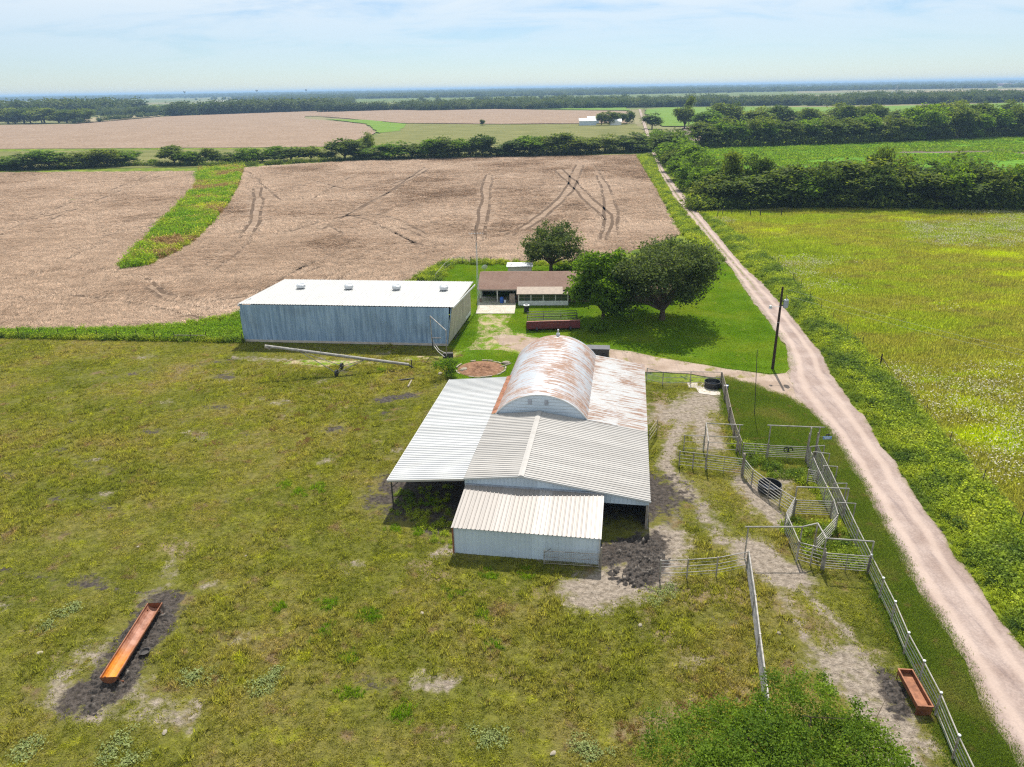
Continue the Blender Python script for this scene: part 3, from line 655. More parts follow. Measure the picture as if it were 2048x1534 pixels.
sheet('crop_field', [(182.78,1017.18),(231.46,1117.33),(450.89,999.84),(712.14,1047.70),(1162.91,1115.82),(683.96,651.33),(548.97,804.98),(399.76,724.07),(307.96,797.41),(153.46,593.52),(125.81,602.80),(138.64,736.44)], .2, M['crop2'], 8, 3, 19)
for i, (pl, mt) in enumerate((([(844.48,1882.46),(1366.90,2503.65),(1850.83,2741.64),(2411.25,2872.17),(1010.71,1197.03),(836.39,1232.54),(689.99,1186.38),(702.42,1381.02)], 'tan'), ([(-409.75,1764.28),(-148.34,1977.96),(127.96,1855.39),(150.32,1695.95),(-15.54,1611.97),(-260.43,1559.84)], 'pale'), ([(-736.97,2279.21),(-555.16,2362.09),(-477.58,2058.77),(-613.54,1975.56)], 'pale'),
                              ([(-492.57,868.20),(-589.71,1035.98),(-564.48,1201.86),(-498.49,1106.76),(-492.33,964.42)], 'tan'), ([(-710.82,1296.97),(-654.65,1436.60),(-547.47,1216.87),(-595.17,1110.68)], 'pale'), ([(326.53,1879.91),(555.15,2093.46),(492.55,1768.46),(311.75,1667.97)], 'tan'), ([(167.56,1891.13),(342.34,2048.93),(314.60,1810.89),(180.57,1667.39)], 'tan'), ([(-1020.12,2519.84),(-984.14,2767.16),(-719.55,2057.46),(-819.22,2071.33)], 'crop2'))):
    sheet('far_field', pl, .4 + .03 * i, M[mt], 15, 6, 30 + i)

# tyre tracks in the wheat: flat strips, groove shade in their dark colour
TRACKS = [[(-87.39,249.83),(-76.54,219.32),(-65.96,183.18),(-59.60,156.90),(-58.06,141.57),(-57.63,132.83)], [(-84.72,249.49),(-73.88,219.02),(-63.33,182.92),(-57.10,156.69),(-54.65,139.04),(-53.87,125.54)],
          [(-114.67,310.05),(-104.69,299.00),(-68.74,218.43),(-59.46,217.37),(-59.53,267.35),(-58.80,292.08)], [(-42.92,188.57),(-40.25,210.22),(-37.85,243.48),(-34.69,307.37)], [(-43.21,180.98),(-40.67,200.94),(-37.65,231.21),(-32.37,305.00)],
          [(-42.92,188.57),(-34.89,180.17),(-26.08,162.73),(-19.79,148.27)], [(-26.08,162.73),(-17.68,148.10),(-9.29,147.42),(-1.00,157.58)], [(-25.81,168.99),(-17.28,154.45),(-8.61,154.82),(-1.02,162.33)], [(-7.43,152.52),(-7.85,177.56),(-8.44,211.57),(-8.83,276.00)], [(-5.49,152.36),(-5.38,177.32),(-5.81,211.27),(-6.20,275.62)],
          [(-39.16,127.55),(-35.63,139.85),(-29.34,149.05),(-23.71,153.89)], [(-37.41,124.41),(-33.02,136.97),(-26.62,145.31),(-19.10,151.34)], [(-62.92,121.83),(-56.46,113.22),(-48.78,108.31),(-42.36,107.92)], [(-61.36,116.68),(-55.24,108.70),(-46.99,103.81),(-41.19,104.54)], [(19.13,150.29),(23.27,174.56),(21.36,218.48),(18.27,289.38)], [(20.70,150.16),(25.70,181.68),(24.03,218.17),(21.44,292.61)],
          [(-39.71,155.23),(-37.30,161.91),(-43.48,173.94),(-44.32,167.45)], [(31.76,270.05),(29.40,228.80),(23.03,174.58)], [(-127.85,197.09),(-134.51,225.92),(-135.81,249.45),(-143.69,295.77)], [(-119.95,188.39),(-126.55,219.83),(-131.98,255.54),(-137.71,291.40)], [(-119.47,167.85),(-125.51,188.93),(-124.35,205.32)], [(-42.58,186.96),(-34.94,187.76),(-31.12,197.29)], [(-2.80,232.83),(10.31,241.13),(27.42,246.85)], [(-52.07,162.01),(-48.44,174.40),(-42.58,186.96)], [(-42.58,186.96),(-33.88,189.25),(-27.27,179.44),(-17.74,159.03)], [(-32.73,119.83),(-28.74,134.91),(-22.27,143.50),(-12.24,145.15)], [(-31.05,116.36),(-26.19,131.38),(-19.74,139.55),(-10.95,141.19)], [(-1.00,157.58),(7.85,183.47),(17.74,230.26),(27.71,307.42)], [(0.65,156.28),(9.55,179.52),(19.88,227.64),(31.39,306.81)], [(24.11,155.40),(28.44,189.35),(32.54,240.83),(35.88,306.07)], [(-91.25,148.93),(-92.46,165.51),(-89.09,178.19),(-93.20,202.06)], [(-87.80,139.29),(-88.95,156.58),(-85.21,169.84),(-87.99,193.09)], [(-88.47,123.53),(-83.78,130.67),(-72.14,127.93),(-62.92,121.83)], [(-72.74,269.18),(-51.91,238.97),(-40.58,250.44),(-31.58,297.13)], [(-96.19,297.72),(-80.14,283.06),(-70.26,290.23),(-57.14,304.98)], [(-46.37,108.16),(-41.76,110.79),(-39.75,120.29),(-36.55,135.49)], [(-81.50,110.28),(-70.82,112.58),(-55.53,105.92),(-43.07,97.58)]]
for i, t in enumerate(TRACKS):
    P = resample(t, 1.5, closed=False); n_ = len(P); L_ = []; R_ = []
    for k in range(n_):
        d = P[min(k + 1, n_ - 1)] - P[max(k - 1, 0)]; d = d / (np.linalg.norm(d) + 1e-6); nn = np.array([-d[1], d[0]])
        wob = mnoise.noise(Vector((P[k][0] * .05, P[k][1] * .05, i))) * .9; w = .42 + .25 * mnoise.noise(Vector((P[k][0] * .5, P[k][1] * .5, i + 5.)))
        L_.append(tuple(P[k] + nn * (wob + w))); R_.append(tuple(P[k] + nn * (wob - w)))
    V = [(x, y, .012) for x, y in L_] + [(x, y, .012) for x, y in R_]
    me = bpy.data.meshes.new('tyre_track'); me.from_pydata(V, [], [(k, n_ + k, n_ + k + 1, k + 1) for k in range(n_ - 1)]); me.materials.append(M['track'])
    tag(link('tyre_track', me), kind='structure')
    TRACKS[i] = [((a[0] + b[0]) / 2, (a[1] + b[1]) / 2) for a, b in zip(L_, R_)]

# ------------------------------------------------------------------ grass
def grass():
    rng = np.random.default_rng(11)
    def rz(n, tilt=0): return np.stack([rng.normal(0, tilt, n), rng.normal(0, tilt, n), rng.uniform(0, 6.283, n)], 1)
    BARN_FOOT = [(-10.21,45.99),(-4.35,41.14),(5.72,39.85),(9.77,43.76),(15.24,72.42),(-0.77,72.54),(-6.59,72.79)]
    # short pasture turf
    pr = [blades(rng, 150, 1.3, .10, .05, .8, clump=26) for _ in range(6)]
    x, y = rand_in(PASTURE, 60000, rng); b = bare(x, y)
    k = (b + rng.normal(0, .10, len(x)) < .42) & ~inpoly(x, y, BARN_FOOT) & (rng.uniform(0, 1, len(x)) < np.clip(55 / y, .35, 1) * .62); x, y = x[k], y[k]
    scatter('pasture_grass', pr, [M['b_pasture']], x, y, 0., rz(len(x)), rng.uniform(.7, 1.3, len(x)), 'short grazed yellow-green pasture grass around the barn', rng, 'grass')
    # taller tufts
    pr = [blades(rng, 80, .6, .27, .045, .6, clump=6) for _ in range(5)]
    x, y = rand_in(PASTURE, 30000, rng); nz = vnoise(x, y, .12, 4)
    k = (bare(x, y) < .35) & ~inpoly(x, y, BARN_FOOT) & (nz + rng.normal(0, .08, len(x)) > .585); x, y = x[k], y[k]
    scatter('grass_tufts', pr, [M['b_pasture']], x, y, 0., rz(len(x)), rng.uniform(.5, 1.5, len(x)), 'taller tufts standing up in the grazed pasture', rng, 'grass')
    c = np.array([(-135.34,226.01),(-14.71,76.78),(-9.19,35.15),(-11.92,36.23),(-11.50,33.80),(-8.83,34.87),(-14.89,36.12),(-15.88,50.56),(-18.94,51.22),(-8.86,44.62),(-6.93,43.92),(-6.57,47.63),(-9.51,31.41),(-6.15,27.81),(-17.32,49.83),(-4.21,36.90),(-2.21,34.98),(-0.95,31.99),(0.66,38.80),(-1.68,38.86),(-8.99,28.87)])
    xx = np.concatenate([p + rng.normal(0, .30, (7, 2)) for p in c])
    scatter('bright_grass_tufts', pr, [M['b_lawn']], xx[:, 0], xx[:, 1], 0., rz(len(xx)), rng.uniform(.6, 1.1, len(xx)), 'scattered single tufts of brighter tall pasture grass', rng, 'grass')
    c = np.array([(-18.92,64.08),(-18.58,65.85),(-21.53,64.53),(-19.58,58.20),(-19.14,59.19),(-23.01,61.98),(-27.50,58.49),(-14.66,63.91),(-17.41,67.54),(5.49,26.02),(10.22,28.29),(8.97,27.50),(-14.58,60.90)])
    xx = np.concatenate([p + rng.normal(0, .35, (8, 2)) for p in c])
    scatter('dry_grass_tufts', pr, [M['b_dry']], xx[:, 0], xx[:, 1], 0., rz(len(xx)), rng.uniform(.4, .8, len(xx)), 'scattered tan tufts of dead grass in pasture', rng, 'grass')
    # broadleaf weeds
    pr = [leaves(rng, 26, (0, 0, .09), (.16, .16, .05), .06, 1.5) for _ in range(3)]
    ce = np.array([(-13.78,30.02),(-13.89,29.49),(-13.48,30.37),(-18.38,30.12),(-17.27,30.45),(-28.60,34.72),(-28.09,35.97),(-27.95,36.30),(-19.98,25.64),(-19.90,26.23),(-18.70,25.05),(-24.57,25.44),(-24.43,26.02),(-1.78,26.17),(-1.26,25.71),(3.29,25.34),(3.77,25.18),(9.53,36.56),(10.11,37.03),(8.96,36.09)])
    xx = np.concatenate([p + rng.normal(0, .32, (11, 2)) for p in ce])
    scatter('broadleaf_weeds', pr, [M['b_weed']], xx[:, 0], xx[:, 1], 0., rz(len(xx)), rng.uniform(.6, 1.3, len(xx)), 'pale green broadleaf weeds in low clumps in pasture', rng, 'weeds')
    # lawn
    pr = [blades(rng, 150, 1.7, .09, .035, .6) for _ in range(3)]
    x, y = rand_in(LAWN, 26000, rng)
    k = ~inpoly(x, y, DRIVE) & ~(inpoly(x, y, WORN) & (rng.uniform(0, 1, len(x)) < .8)) & ~inpoly(x, y, BARN_FOOT) & (rng.uniform(0, 1, len(x)) < .55); x, y = x[k], y[k]
    scatter('lawn_grass', pr, [M['b_lawn']], x, y, .004, rz(len(x)), rng.uniform(.7, 1.3, len(x)), 'bright mown green lawn grass around the house', rng, 'grass')
    x, y = rand_in(STRIP, 30000, rng); x, y = x[:5200], y[:5200]
    scatter('roadside_grass', [blades(rng, 170, 1.3, .12, .03, .6) for _ in range(3)], [M['b_strip']], x, y, .008, rz(len(x)), rng.uniform(.7, 1.3, len(x)), 'mown green grass strip between the pens and gravel road', rng, 'grass')
    # weeds round the pens
    pr = [join_p(blades(rng, 60, .7, .55, .05, .5), leaves(rng, 40, (0, 0, .3), (.22, .22, .14), .08, .8)) for _ in range(3)]
    c = [(22.12,51.35),(23.91,51.70),(21.72,52.62),(23.30,50.10),(20.32,53.54),(21.10,53.96),(21.01,44.08),(22.20,43.40),(22.61,43.08),(21.00,42.20),(22.16,41.57),(23.20,41.54),(23.04,40.39),(23.64,43.36),(22.26,40.98),(23.05,39.28),(22.46,39.84),(21.00,40.44),(20.41,43.46),(20.88,55.33),(21.47,55.78),(20.74,56.28),(24.22,47.41),(24.48,48.51)]
    xx = np.concatenate([np.array(p) + rng.normal(0, .45, (9, 2)) for p in c])
    scatter('pen_weeds', pr, [M['b_verge']], xx[:, 0], xx[:, 1], 0., rz(len(xx)), rng.uniform(.5, 1.2, len(xx)), 'tall green weeds growing inside the cattle pens', rng, 'weeds')
    # weeds and nettles in the shade of the lean-to
    x, y = rand_in([(-9.79,47.02),(-9.29,50.35),(-4.99,50.22),(-4.39,41.72),(-6.10,42.97)], 500, rng)
    scatter('shade_weeds', pr, [M['b_verge']], x[:110], y[:110], 0., rz(len(x[:110])), rng.uniform(.3, .7, len(x[:110])), 'dark weeds growing under the open lean-to', rng, 'weeds')
    # right-hand road verge
    pr = [join_p(blades(rng, 60, 1.0, .75, .07, .45), leaves(rng, 55, (0, 0, .45), (.30, .30, .22), .12, .6)) for _ in range(4)]
    x, y = rand_in(VERGE_R, 60000, rng)
    k = rng.uniform(0, 1, len(x)) < np.clip(60 / y, .3, 1); x, y = x[k][:9500], y[k][:9500]; dr = seg_dist(x, y, ROAD_R)
    scatter('verge_weeds', pr, [M['b_verge']], x, y, -.05, rz(len(x), .1), rng.uniform(.55, 1.25, len(x)) * np.clip(.22 + dr * .32, .25, .85), 'tall leafy roadside weeds on the meadow side of the road', rng, 'weeds')
    x, y = rand_in([(59.64,343.77),(66.83,345.05),(55.87,273.09),(47.43,211.20),(44.32,179.81),(41.60,151.65),(39.56,129.03),(38.31,131.20),(37.49,154.24),(46.92,232.62)], 14000, rng)
    scatter('verge_weeds', pr, [M['b_verge']], x[:2600], y[:2600], -.05, rz(len(x[:2600]), .1), rng.uniform(.6, 1.2, len(x[:2600])), 'roadside weeds between the brown field and the road', rng, 'weeds')
    # scrubby weeds along the left fence and by the shed
    x, y = rand_in([(-70.80,94.05),(-53.35,93.79),(-48.30,94.86),(-44.24,96.94),(-39.30,100.79),(-34.80,87.63),(-47.71,89.08),(-69.05,91.40)], 5000, rng)
    scatter('fence_weeds', pr, [M['b_lawn']], x[:900], y[:900], -.05, rz(len(x[:900]), .1), rng.uniform(.5, 1.0, len(x[:900])), 'bright green weeds at the field edge left of the long metal shed', rng, 'weeds')
    x, y = rand_in([(-90.81,93.15),(-69.48,92.05),(-35.07,88.24),(-34.72,87.24),(-47.52,88.67),(-68.76,90.97),(-90.24,92.48)], 60000, rng)
    scatter('fence_weeds', pr, [M['b_verge']], x[:420], y[:420], 0., rz(len(x[:420]), .1), rng.uniform(.4, .9, len(x[:420])), 'dark rough grass along the pasture boundary fence', rng, 'weeds')
    x, y = rand_in([(-17.12,118.79),(-11.99,132.83),(1.87,130.98),(15.74,129.96),(38.31,131.20),(37.76,129.16),(15.43,127.17),(1.82,128.15),(-10.18,129.82),(-11.79,116.42)], 9000, rng)
    scatter('fence_weeds', pr, [M['b_verge']], x[:500], y[:500], 0., rz(len(x[:500]), .1), rng.uniform(.5, 1.0, len(x[:500])), 'rough weeds along the back edge of the lawn', rng, 'weeds')
    # drainage strip
    x, y = rand_in(DRAIN, 16000, rng); nv = vnoise(x * .8 + y * .5, y * .6 - x * .6, .11, 2) + rng.normal(0, .09, len(x)); nz = nv > .54; dz_ = nv < .36
    scatter('drain_weeds', pr, [M['b_lawn']], x[nz][:1500], y[nz][:1500], 0., rz(len(x[nz][:1500]), .1), rng.uniform(.8, 1.9, len(x[nz][:1500])), 'bright weeds in the drainage strip through the brown field', rng, 'weeds')
    scatter('drain_weeds', pr, [M['b_dry']], x[dz_][:1500], y[dz_][:1500], 0., rz(len(x[dz_][:1500]), .1), rng.uniform(.8, 1.6, len(x[dz_][:1500])), 'brown dead weeds in the drainage strip through the brown field', rng, 'weeds')
    nz = nz | dz_
    scatter('drain_weeds', pr, [M['b_meadow']], x[~nz][:1200], y[~nz][:1200], 0., rz(len(x[~nz][:1200]), .1), rng.uniform(.8, 1.7, len(x[~nz][:1200])), 'drier weeds in the drainage strip through the brown field', rng, 'weeds')
    # meadow
    pr = [blades(rng, 150, 2.4, .42, .075, .6) for _ in range(3)]
    x, y = rand_in(MEADOW, 60000, rng); k = rng.uniform(0, 1, len(x)) < np.clip(75 / y, .3, 1); x, y = x[k][:9000], y[k][:9000]
    scatter('meadow_grass', pr, [M['b_meadow']], x, y, 0., rz(len(x), .06), rng.uniform(.7, 1.4, len(x)), 'rough yellow-green meadow grass beyond the road', rng, 'grass')
    pr = [leaves(rng, 16, (0, 0, .42), (.6, .6, .07), .085, 2.) for _ in range(3)]
    x, y = rand_in(MEADOW, 30000, rng); k = vnoise(x * .6, y, .07, 9) + rng.normal(0, .05, len(x)) > .60; x, y = x[k][:4200], y[k][:4200]
    scatter('meadow_flowers', pr, [M['b_seed']], x, y, 0., rz(len(x)), rng.uniform(.6, 1.5, len(x)), 'drifts of whitish seed heads in the meadow', rng, 'flowers')
    # lodged wheat: lean swirls with a slow noise field
    pr = [blades(rng, 85, 2.3, .60, .13, .5, bias=1.5) for _ in range(4)]
    for lo, hi, num, sc, nm in ((80, 165, 11500, 1.0, 'lodged tan wheat straw in the nearer half of the field'), (165, 400, 15000, 1.5, 'lodged tan wheat straw in the farther half of the field')):
        x, y = rand_in(WHEAT, 260000, rng); k = (y > lo) & (y <= hi); x, y = x[k], y[k]
        td = np.min([seg_dist(x, y, t) for t in TRACKS], axis=0); k = td > 1.0 * sc; x, y = x[k][:num], y[k][:num]
        ang = 5.5 * vnoise(x, y, .035, 21) + rng.normal(0, .5, len(x))
        dens = vnoise(x * .6, y, .35, 5)
        s = rng.uniform(.7, 1.25, len(x)) * sc; sz = .62 * s * np.clip(.45 + dens * .8, .5, 1.2) / (1.0 if sc < 1.2 else 1.35)
        scatter('wheat_straw', pr, [M['b_wheat']], x, y, 0., np.stack([np.zeros(len(x)), np.zeros(len(x)), ang], 1), np.stack([s, s, sz], 1), nm, rng, 'straw')
    # young crop in the green field
    pr = [leaves(rng, 60, (0, 0, .35), (.9, .9, .12), .20, .3) for _ in range(2)]
    x, y = rand_in([(93.24,368.26),(108.54,390.96),(165.39,388.86),(238.45,422.07),(299.08,433.24),(388.86,453.26),(237.84,272.62),(207.98,297.71),(82.77,262.58),(78.61,298.99)], 30000, rng); k = vnoise(x * .35, y, .06, 3) > .36
    scatter('crop_leaves', pr, [M['b_lawn']], x[k][:4200], y[k][:4200], 0., rz(len(x[k][:4200])), rng.uniform(1.0, 1.8, len(x[k][:4200])), 'bright green row crop between the two tree belts', rng, 'crop')
grass()

# ------------------------------------------------------------------ ribbed metal sheets
def rib_profile(w, nrib, rh, rw):
    """offsets (across, height) of one sheet, ribs as trapezoids"""
    pr = [(0., 0.)]; sp = w / nrib
    for i in range(nrib):
        c = sp * (i + .5)
        pr += [(c - rw * .5, 0.), (c - rw * .22, rh), (c + rw * .22, rh), (c + rw * .5, 0.)]
    pr.append((w, 0.)); return pr
def rib_sheet(L, w, nrib, rh=.03, rw=.09):
    """sheet in local coords: x along the ribs 0..L, y across 0..w, z out"""
    pr = rib_profile(w, nrib, rh, rw); V = []; F = []; k = len(pr)
    for x in (0., L):
        for y, z in pr: V.append((x, y, z))
    for i in range(k - 1): F.append((i, k + i, k + i + 1, i + 1))
    V += [(0, 0, -.012), (L, 0, -.012), (L, w, -.012), (0, w, -.012)]; b = 2 * k
    F += [(b, b + 3, b + 2, b + 1), (0, b, b + 1, k), (k - 1, 2 * k - 1, b + 2, b + 3)]
    return V, F
def sheet_row(name, parent, mat, p0, along, across, L, count, w, nrib, rh=.03, rw=.09, gap=.006, jit=.004, seed=0):
    """row of identical sheets; p0 start corner (local), along = rib direction, across = row direction"""
    V, F = rib_sheet(L, w - gap, nrib, rh, rw); me = bpy.data.meshes.new(name); me.from_pydata(V, [], F); me.materials.append(mat); me.update()
    a = Vector(along).normalized(); c = Vector(across).normalized(); nrm = a.cross(c)
    rot = Matrix((a, c, nrm)).transposed().to_4x4(); rr = random.Random(seed); out = []
    for i in range(count):
        o = link(name, me, parent); m = rot.copy(); m.translation = Vector(p0) + c * (w * i) + nrm * rr.uniform(0, jit)
        o.matrix_local = m; out.append(o)
    return out

# ------------------------------------------------------------------ the barn (local frame: x along the front, y to the rear)
def barn():
    B = thing('barn', 'white metal livestock barn with rusty arched roof and open lean-to', 'barn', (9.80, 43.94, 0), BARN_ROT)
    E_, RX, LX, OX = 2.40, -9.35, -13.65, -19.6; ZR, ZL, ZO = 3.80, 3.30, 2.70; Y0, Y1, Y2, YL = -.15, 11.2, 27.5, 20.1
    # roof sheets: ridge -> eaves
    def slope(nm, x0, z0, x1, z1, y0, y1, cnt, mat, nrib, seed, rh=.045, rw=.10, dz=0.):
        L = math.hypot(x1 - x0, z1 - z0)
        if x1 > x0: return sheet_row(nm, B, mat, (x0, y0, z0 + dz), (x1 - x0, 0, z1 - z0), (0, 1, 0), L, cnt, (y1 - y0) / cnt, nrib, rh, rw, seed=seed)
        return sheet_row(nm, B, mat, (x1, y0, z1 + dz), (x0 - x1, 0, z0 - z1), (0, 1, 0), L, cnt, (y1 - y0) / cnt, nrib, rh, rw, seed=seed)
    slope('roof_sheet', RX, ZR, .05, E_, Y0, Y1, 12, M['sheet_tan'], 3, 1)
    slope('roof_sheet', RX, ZR, LX, ZL, Y0, Y1, 12, M['sheet_tan'], 3, 2)
    slope('lean_to_sheet', LX, ZL - .012, OX, ZO, Y0 - .02, YL, 22, M['sheet_white'], 3, 3, .05, .12)
    m = MB(); k = .22
    m.add([(RX - k, Y0 - .03, ZR - .005), (RX, Y0 - .03, ZR + .055), (RX + k, Y0 - .03, ZR - .012), (RX - k, Y1, ZR - .005), (RX, Y1, ZR + .055), (RX + k, Y1, ZR - .012)], [(0, 1, 4, 3), (1, 2, 5, 4)])
    m.v = [(x, y, z + .035) for x, y, z in m.v]; m.build('ridge_cap', M['sheet_tan'], B)
    # rake trim of the front gable and lean-to fascia
    m = MB(); m.beam((RX, Y0 - .02, ZR - .03), (.08, Y0 - .02, E_ - .03), .05, .13); m.beam((RX, Y0 - .02, ZR - .03), (LX, Y0 - .02, ZL - .03), .05, .13); m.build('rake_trim', M['sheet_white'], B)
    m = MB(); m.beam((LX, Y0 - .04, ZL - .09), (OX, Y0 - .04, ZO - .06), .05, .16); m.build('fascia', M['sheet_tan'], B)
    m = MB(); m.beam((OX - .03, Y0, ZO - .05), (OX - .03, YL, ZO - .05), .05, .12); m.build('gutter', M['sheet_white'], B)
    # front gable wall sheets (vertical ribs), each its own strip
    def ztop(x): return (ZR - (x - RX) * (ZR - E_) / (0 - RX) if x > RX else ZR - (RX - x) * (ZR - ZL) / (RX - LX)) - .06
    xs = np.linspace(LX + .02, -.05, 16)
    for a, b in zip(xs[:-1], xs[1:]):
        m = MB(); zb = 1.95; w = b - a; nr = 3
        for i in range(nr):
            s0, s1 = a + w * i / nr, a + w * (i + 1) / nr - .055
            m.add([(s0, 0, zb), (s1, 0, zb), (s1, 0, ztop(s1)), (s0, 0, ztop(s0))], [(0, 1, 2, 3)])
            r0, r1 = s1, s1 + .055; m.add([(r0, 0, zb), (r0 + .012, -.035, zb), (r1 - .012, -.035, zb), (r1, 0, zb), (r0, 0, ztop(r0)), (r0 + .012, -.035, ztop(r0)), (r1 - .012, -.035, ztop(r1)), (r1, 0, ztop(r1))], [(0, 1, 5, 4), (1, 2, 6, 5), (2, 3, 7, 6)])
        m.build('gable_sheet', M['sheet_wall'], B)
    # walls behind and inside
    def wall(nm, p, q, z0, z1, mat, t=.06):
        m = MB(); m.beam((p[0], p[1], (z0 + z1) / 2), (q[0], q[1], (z0 + z1) / 2), t, z1 - z0); return m.build(nm, mat, B)
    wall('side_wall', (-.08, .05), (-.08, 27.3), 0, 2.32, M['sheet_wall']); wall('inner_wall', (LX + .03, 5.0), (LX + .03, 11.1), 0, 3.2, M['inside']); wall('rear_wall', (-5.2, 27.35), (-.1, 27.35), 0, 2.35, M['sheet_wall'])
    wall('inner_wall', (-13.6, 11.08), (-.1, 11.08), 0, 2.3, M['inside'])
    # posts and beams
    for x, y, z in ((-.16, -.02, 2.0), (-3.36, -.05, 2.1), (-13.5, .1, 3.1), (-13.5, 5., 3.1)):
        m = MB(); m.box((x, y, z / 2), (.17, .17, z)); m.build('post', M['wood'], B)
    for y in (.05, 6.6, 13.2, 19.8):
        m = MB(); m.tube((OX + .22, y, 0), (OX + .22, y, ZO - .05), .06, n=8); m.build('post', M['dark'], B)
        m = MB(); m.tube((OX + .24, y, ZO - .7), (OX + .95, y, ZO - .05), .03); m.build('brace', M['dark'], B)
        m = MB(); m.beam((OX + .1, y, ZO - .12), (LX, y, ZL - .15), .08, .12); m.build('rafter', M['dark'], B)
    for x in (-15.3, -17.3, -19.3):
        z = ZL - (LX - x) * (ZL - ZO) / (LX - OX) - .06; m = MB(); m.beam((x, .0, z), (x, YL - .1, z), .06, .08); m.build('purlin', M['dark'], B)
    # front shed
    SX0, SX1, SY = -13.5, -3.38, -4.75; ZE, ZT = 2.18, 2.74
    L = math.hypot(SY - .2 - (-.05), ZT - ZE); cnt = 11; w = (SX1 - SX0 + .16) / cnt
    sheet_row('shed_roof_sheet', B, M['sheet_shed'], (SX1 + .1, SY - .18, ZE), (0, -.05 - SY + .18, ZT - ZE), (-1, 0, 0), L, cnt, w, 3, .05, .10, seed=5)
    m = MB(); m.beam((SX0 - .05, -.08, ZT + .045), (SX1 + .1, -.08, ZT + .045), .12, .10); m.build('flashing', M['grey'], B)
    V, F = rib_sheet(ZE - .02, (SX1 - SX0) / 11 - .006, 3, .022, .07); me = bpy.data.meshes.new('wall_sheet'); me.from_pydata(V, [], F); me.materials.append(M['sheet_wall'])
    for i in range(11):
        o = link('wall_sheet', me, B); o.matrix_local = Matrix(((0, 1, 0, SX0 + (SX1 - SX0) / 11 * i), (0, 0, -1, SY), (1, 0, 0, .0), (0, 0, 0, 1))) @ Matrix.Scale(-1, 4, (0, 0, 1)) if False else Matrix(((0, 1, 0, SX0 + (SX1 - SX0) / 11 * i), (0, 0, -1, SY), (1, 0, 0, 0.), (0, 0, 0, 1)))
    for x, nm in ((SX0, 'side_wall'), (SX1, 'side_wall')):
        m = MB(); y0, y1 = SY + .03, -.05
        m.add([(x - .02, y0, 0), (x - .02, y1, 0), (x - .02, y1, ZT - .03), (x - .02, y0, ZE - .03), (x + .02, y0, 0), (x + .02, y1, 0), (x + .02, y1, ZT - .03), (x + .02, y0, ZE - .03)], [(0, 3, 2, 1), (4, 5, 6, 7), (0, 4, 7, 3), (3, 7, 6, 2)]); m.build(nm, M['sheet_wall'], B)
    m = MB(); m.box((SX0 + .02, SY - .03, ZE / 2), (.10, .10, ZE)); m.build('corner_trim', M['rust_mid'], B)
    m = MB(); m.box((SX1 - .02, SY - .03, ZE / 2), (.07, .07, ZE)); m.build('corner_trim', M['sheet_white'], B)
    # arched rear building
    CX, RA, CZ = -9.25, 5.0, .35; a0, a1 = R(30), R(150); nc = 5; da = (a1 - a0) / nc; ns = 18; w = (Y2 - Y1) / ns
    V = []; F = []; na = 7; pr = []
    for i in range(6): c = w / 6; pr += [(c * i, 0.), (c * (i + .5), .028)]
    pr.append((w - .006, 0.)); k = len(pr)
    for j in range(na + 1):
        t = da * j / na * 1.004
        for y, h in pr: V.append(((RA + h) * math.cos(t), y, (RA + h) * math.sin(t)))
    for j in range(na):
        for i in range(k - 1): a = j * k + i; F.append((a, a + 1, a + k + 1, a + k))
    me = bpy.data.meshes.new('arch_sheet'); me.from_pydata(V, [], F); me.materials.append(M['rust_arch']); me.polygons.foreach_set('use_smooth', [True] * len(F)); me.update()
    for c in range(nc):
        for i in range(ns):
            o = link('arch_sheet', me, B); rr = .008 if (c % 2) else 0.
            o.matrix_local = Matrix.Translation((CX, Y1 + w * i, CZ)) @ Matrix.Rotation(-(a0 + da * c), 4, 'Y') @ Matrix.Scale(1 + rr / RA, 4, (1, 0, 0)) @ Matrix.Scale(1 + rr / RA, 4, (0, 0, 1))
    # lower sides of the arch, straight to the ground
    for s in (1, -1):
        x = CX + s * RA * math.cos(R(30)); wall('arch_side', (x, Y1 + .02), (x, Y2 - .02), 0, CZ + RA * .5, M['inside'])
    for y, nm in ((Y1 + .12, 'end_wall'), (Y2 - .1, 'end_wall')):
        m = MB(); pts = [(CX + (RA - .06) * math.cos(t), y, CZ + (RA - .06) * math.sin(t)) for t in np.linspace(R(28), R(152), 25)]
        pts += [(pts[-1][0], y, 0), (pts[0][0], y, 0)]
        m.add(pts + [(p[0], p[1] + .05, p[2]) for p in pts], [tuple(range(len(pts) - 1, -1, -1)), tuple(range(len(pts), 2 * len(pts)))]); ew = m.build(nm, M['sheet_wall'], B)
        if y < 20:
            for dx in (-.95, .50):
                m = MB(); m.box((CX + dx, y - .015, 4.62), (.34, .03, .46)); vn = m.build('vent', M['grey'], ew)
            for zb in (3.75, 4.05, 4.35, 4.65, 4.95):
                hw = math.sqrt(max(.1, (RA - .1) ** 2 - (zb - CZ) ** 2)); m = MB(); m.box((CX, y - .006, zb), (2 * hw, .012, .018)); m.build('batten', M['sheet_dull'], ew)
    m = MB()
    for t0, t1 in zip(np.linspace(R(32), R(148), 25)[:-1], np.linspace(R(32), R(148), 25)[1:]): m.beam((CX + RA * math.cos(t0), Y1 + .01, CZ + RA * math.sin(t0)), (CX + RA * math.cos(t1), Y1 + .01, CZ + RA * math.sin(t1)), .05, .10)
    m.build('arch_trim', M['sheet_white'], B)
    m = MB(); m.lathe([(.0, .75), (.10, .68), (.10, .50), (.05, .45), (.05, .34), (.19, .26), (.22, .10), (.22, -.1)], (CX, Y2 - .15, CZ + RA), 12); m.build('finial', M['galv'], B)
    # rusty lean-to roof on the right, two courses
    xq, zq = CX + 4.10, 3.215; xm, zm = (xq + .05) / 2, (zq + E_) / 2
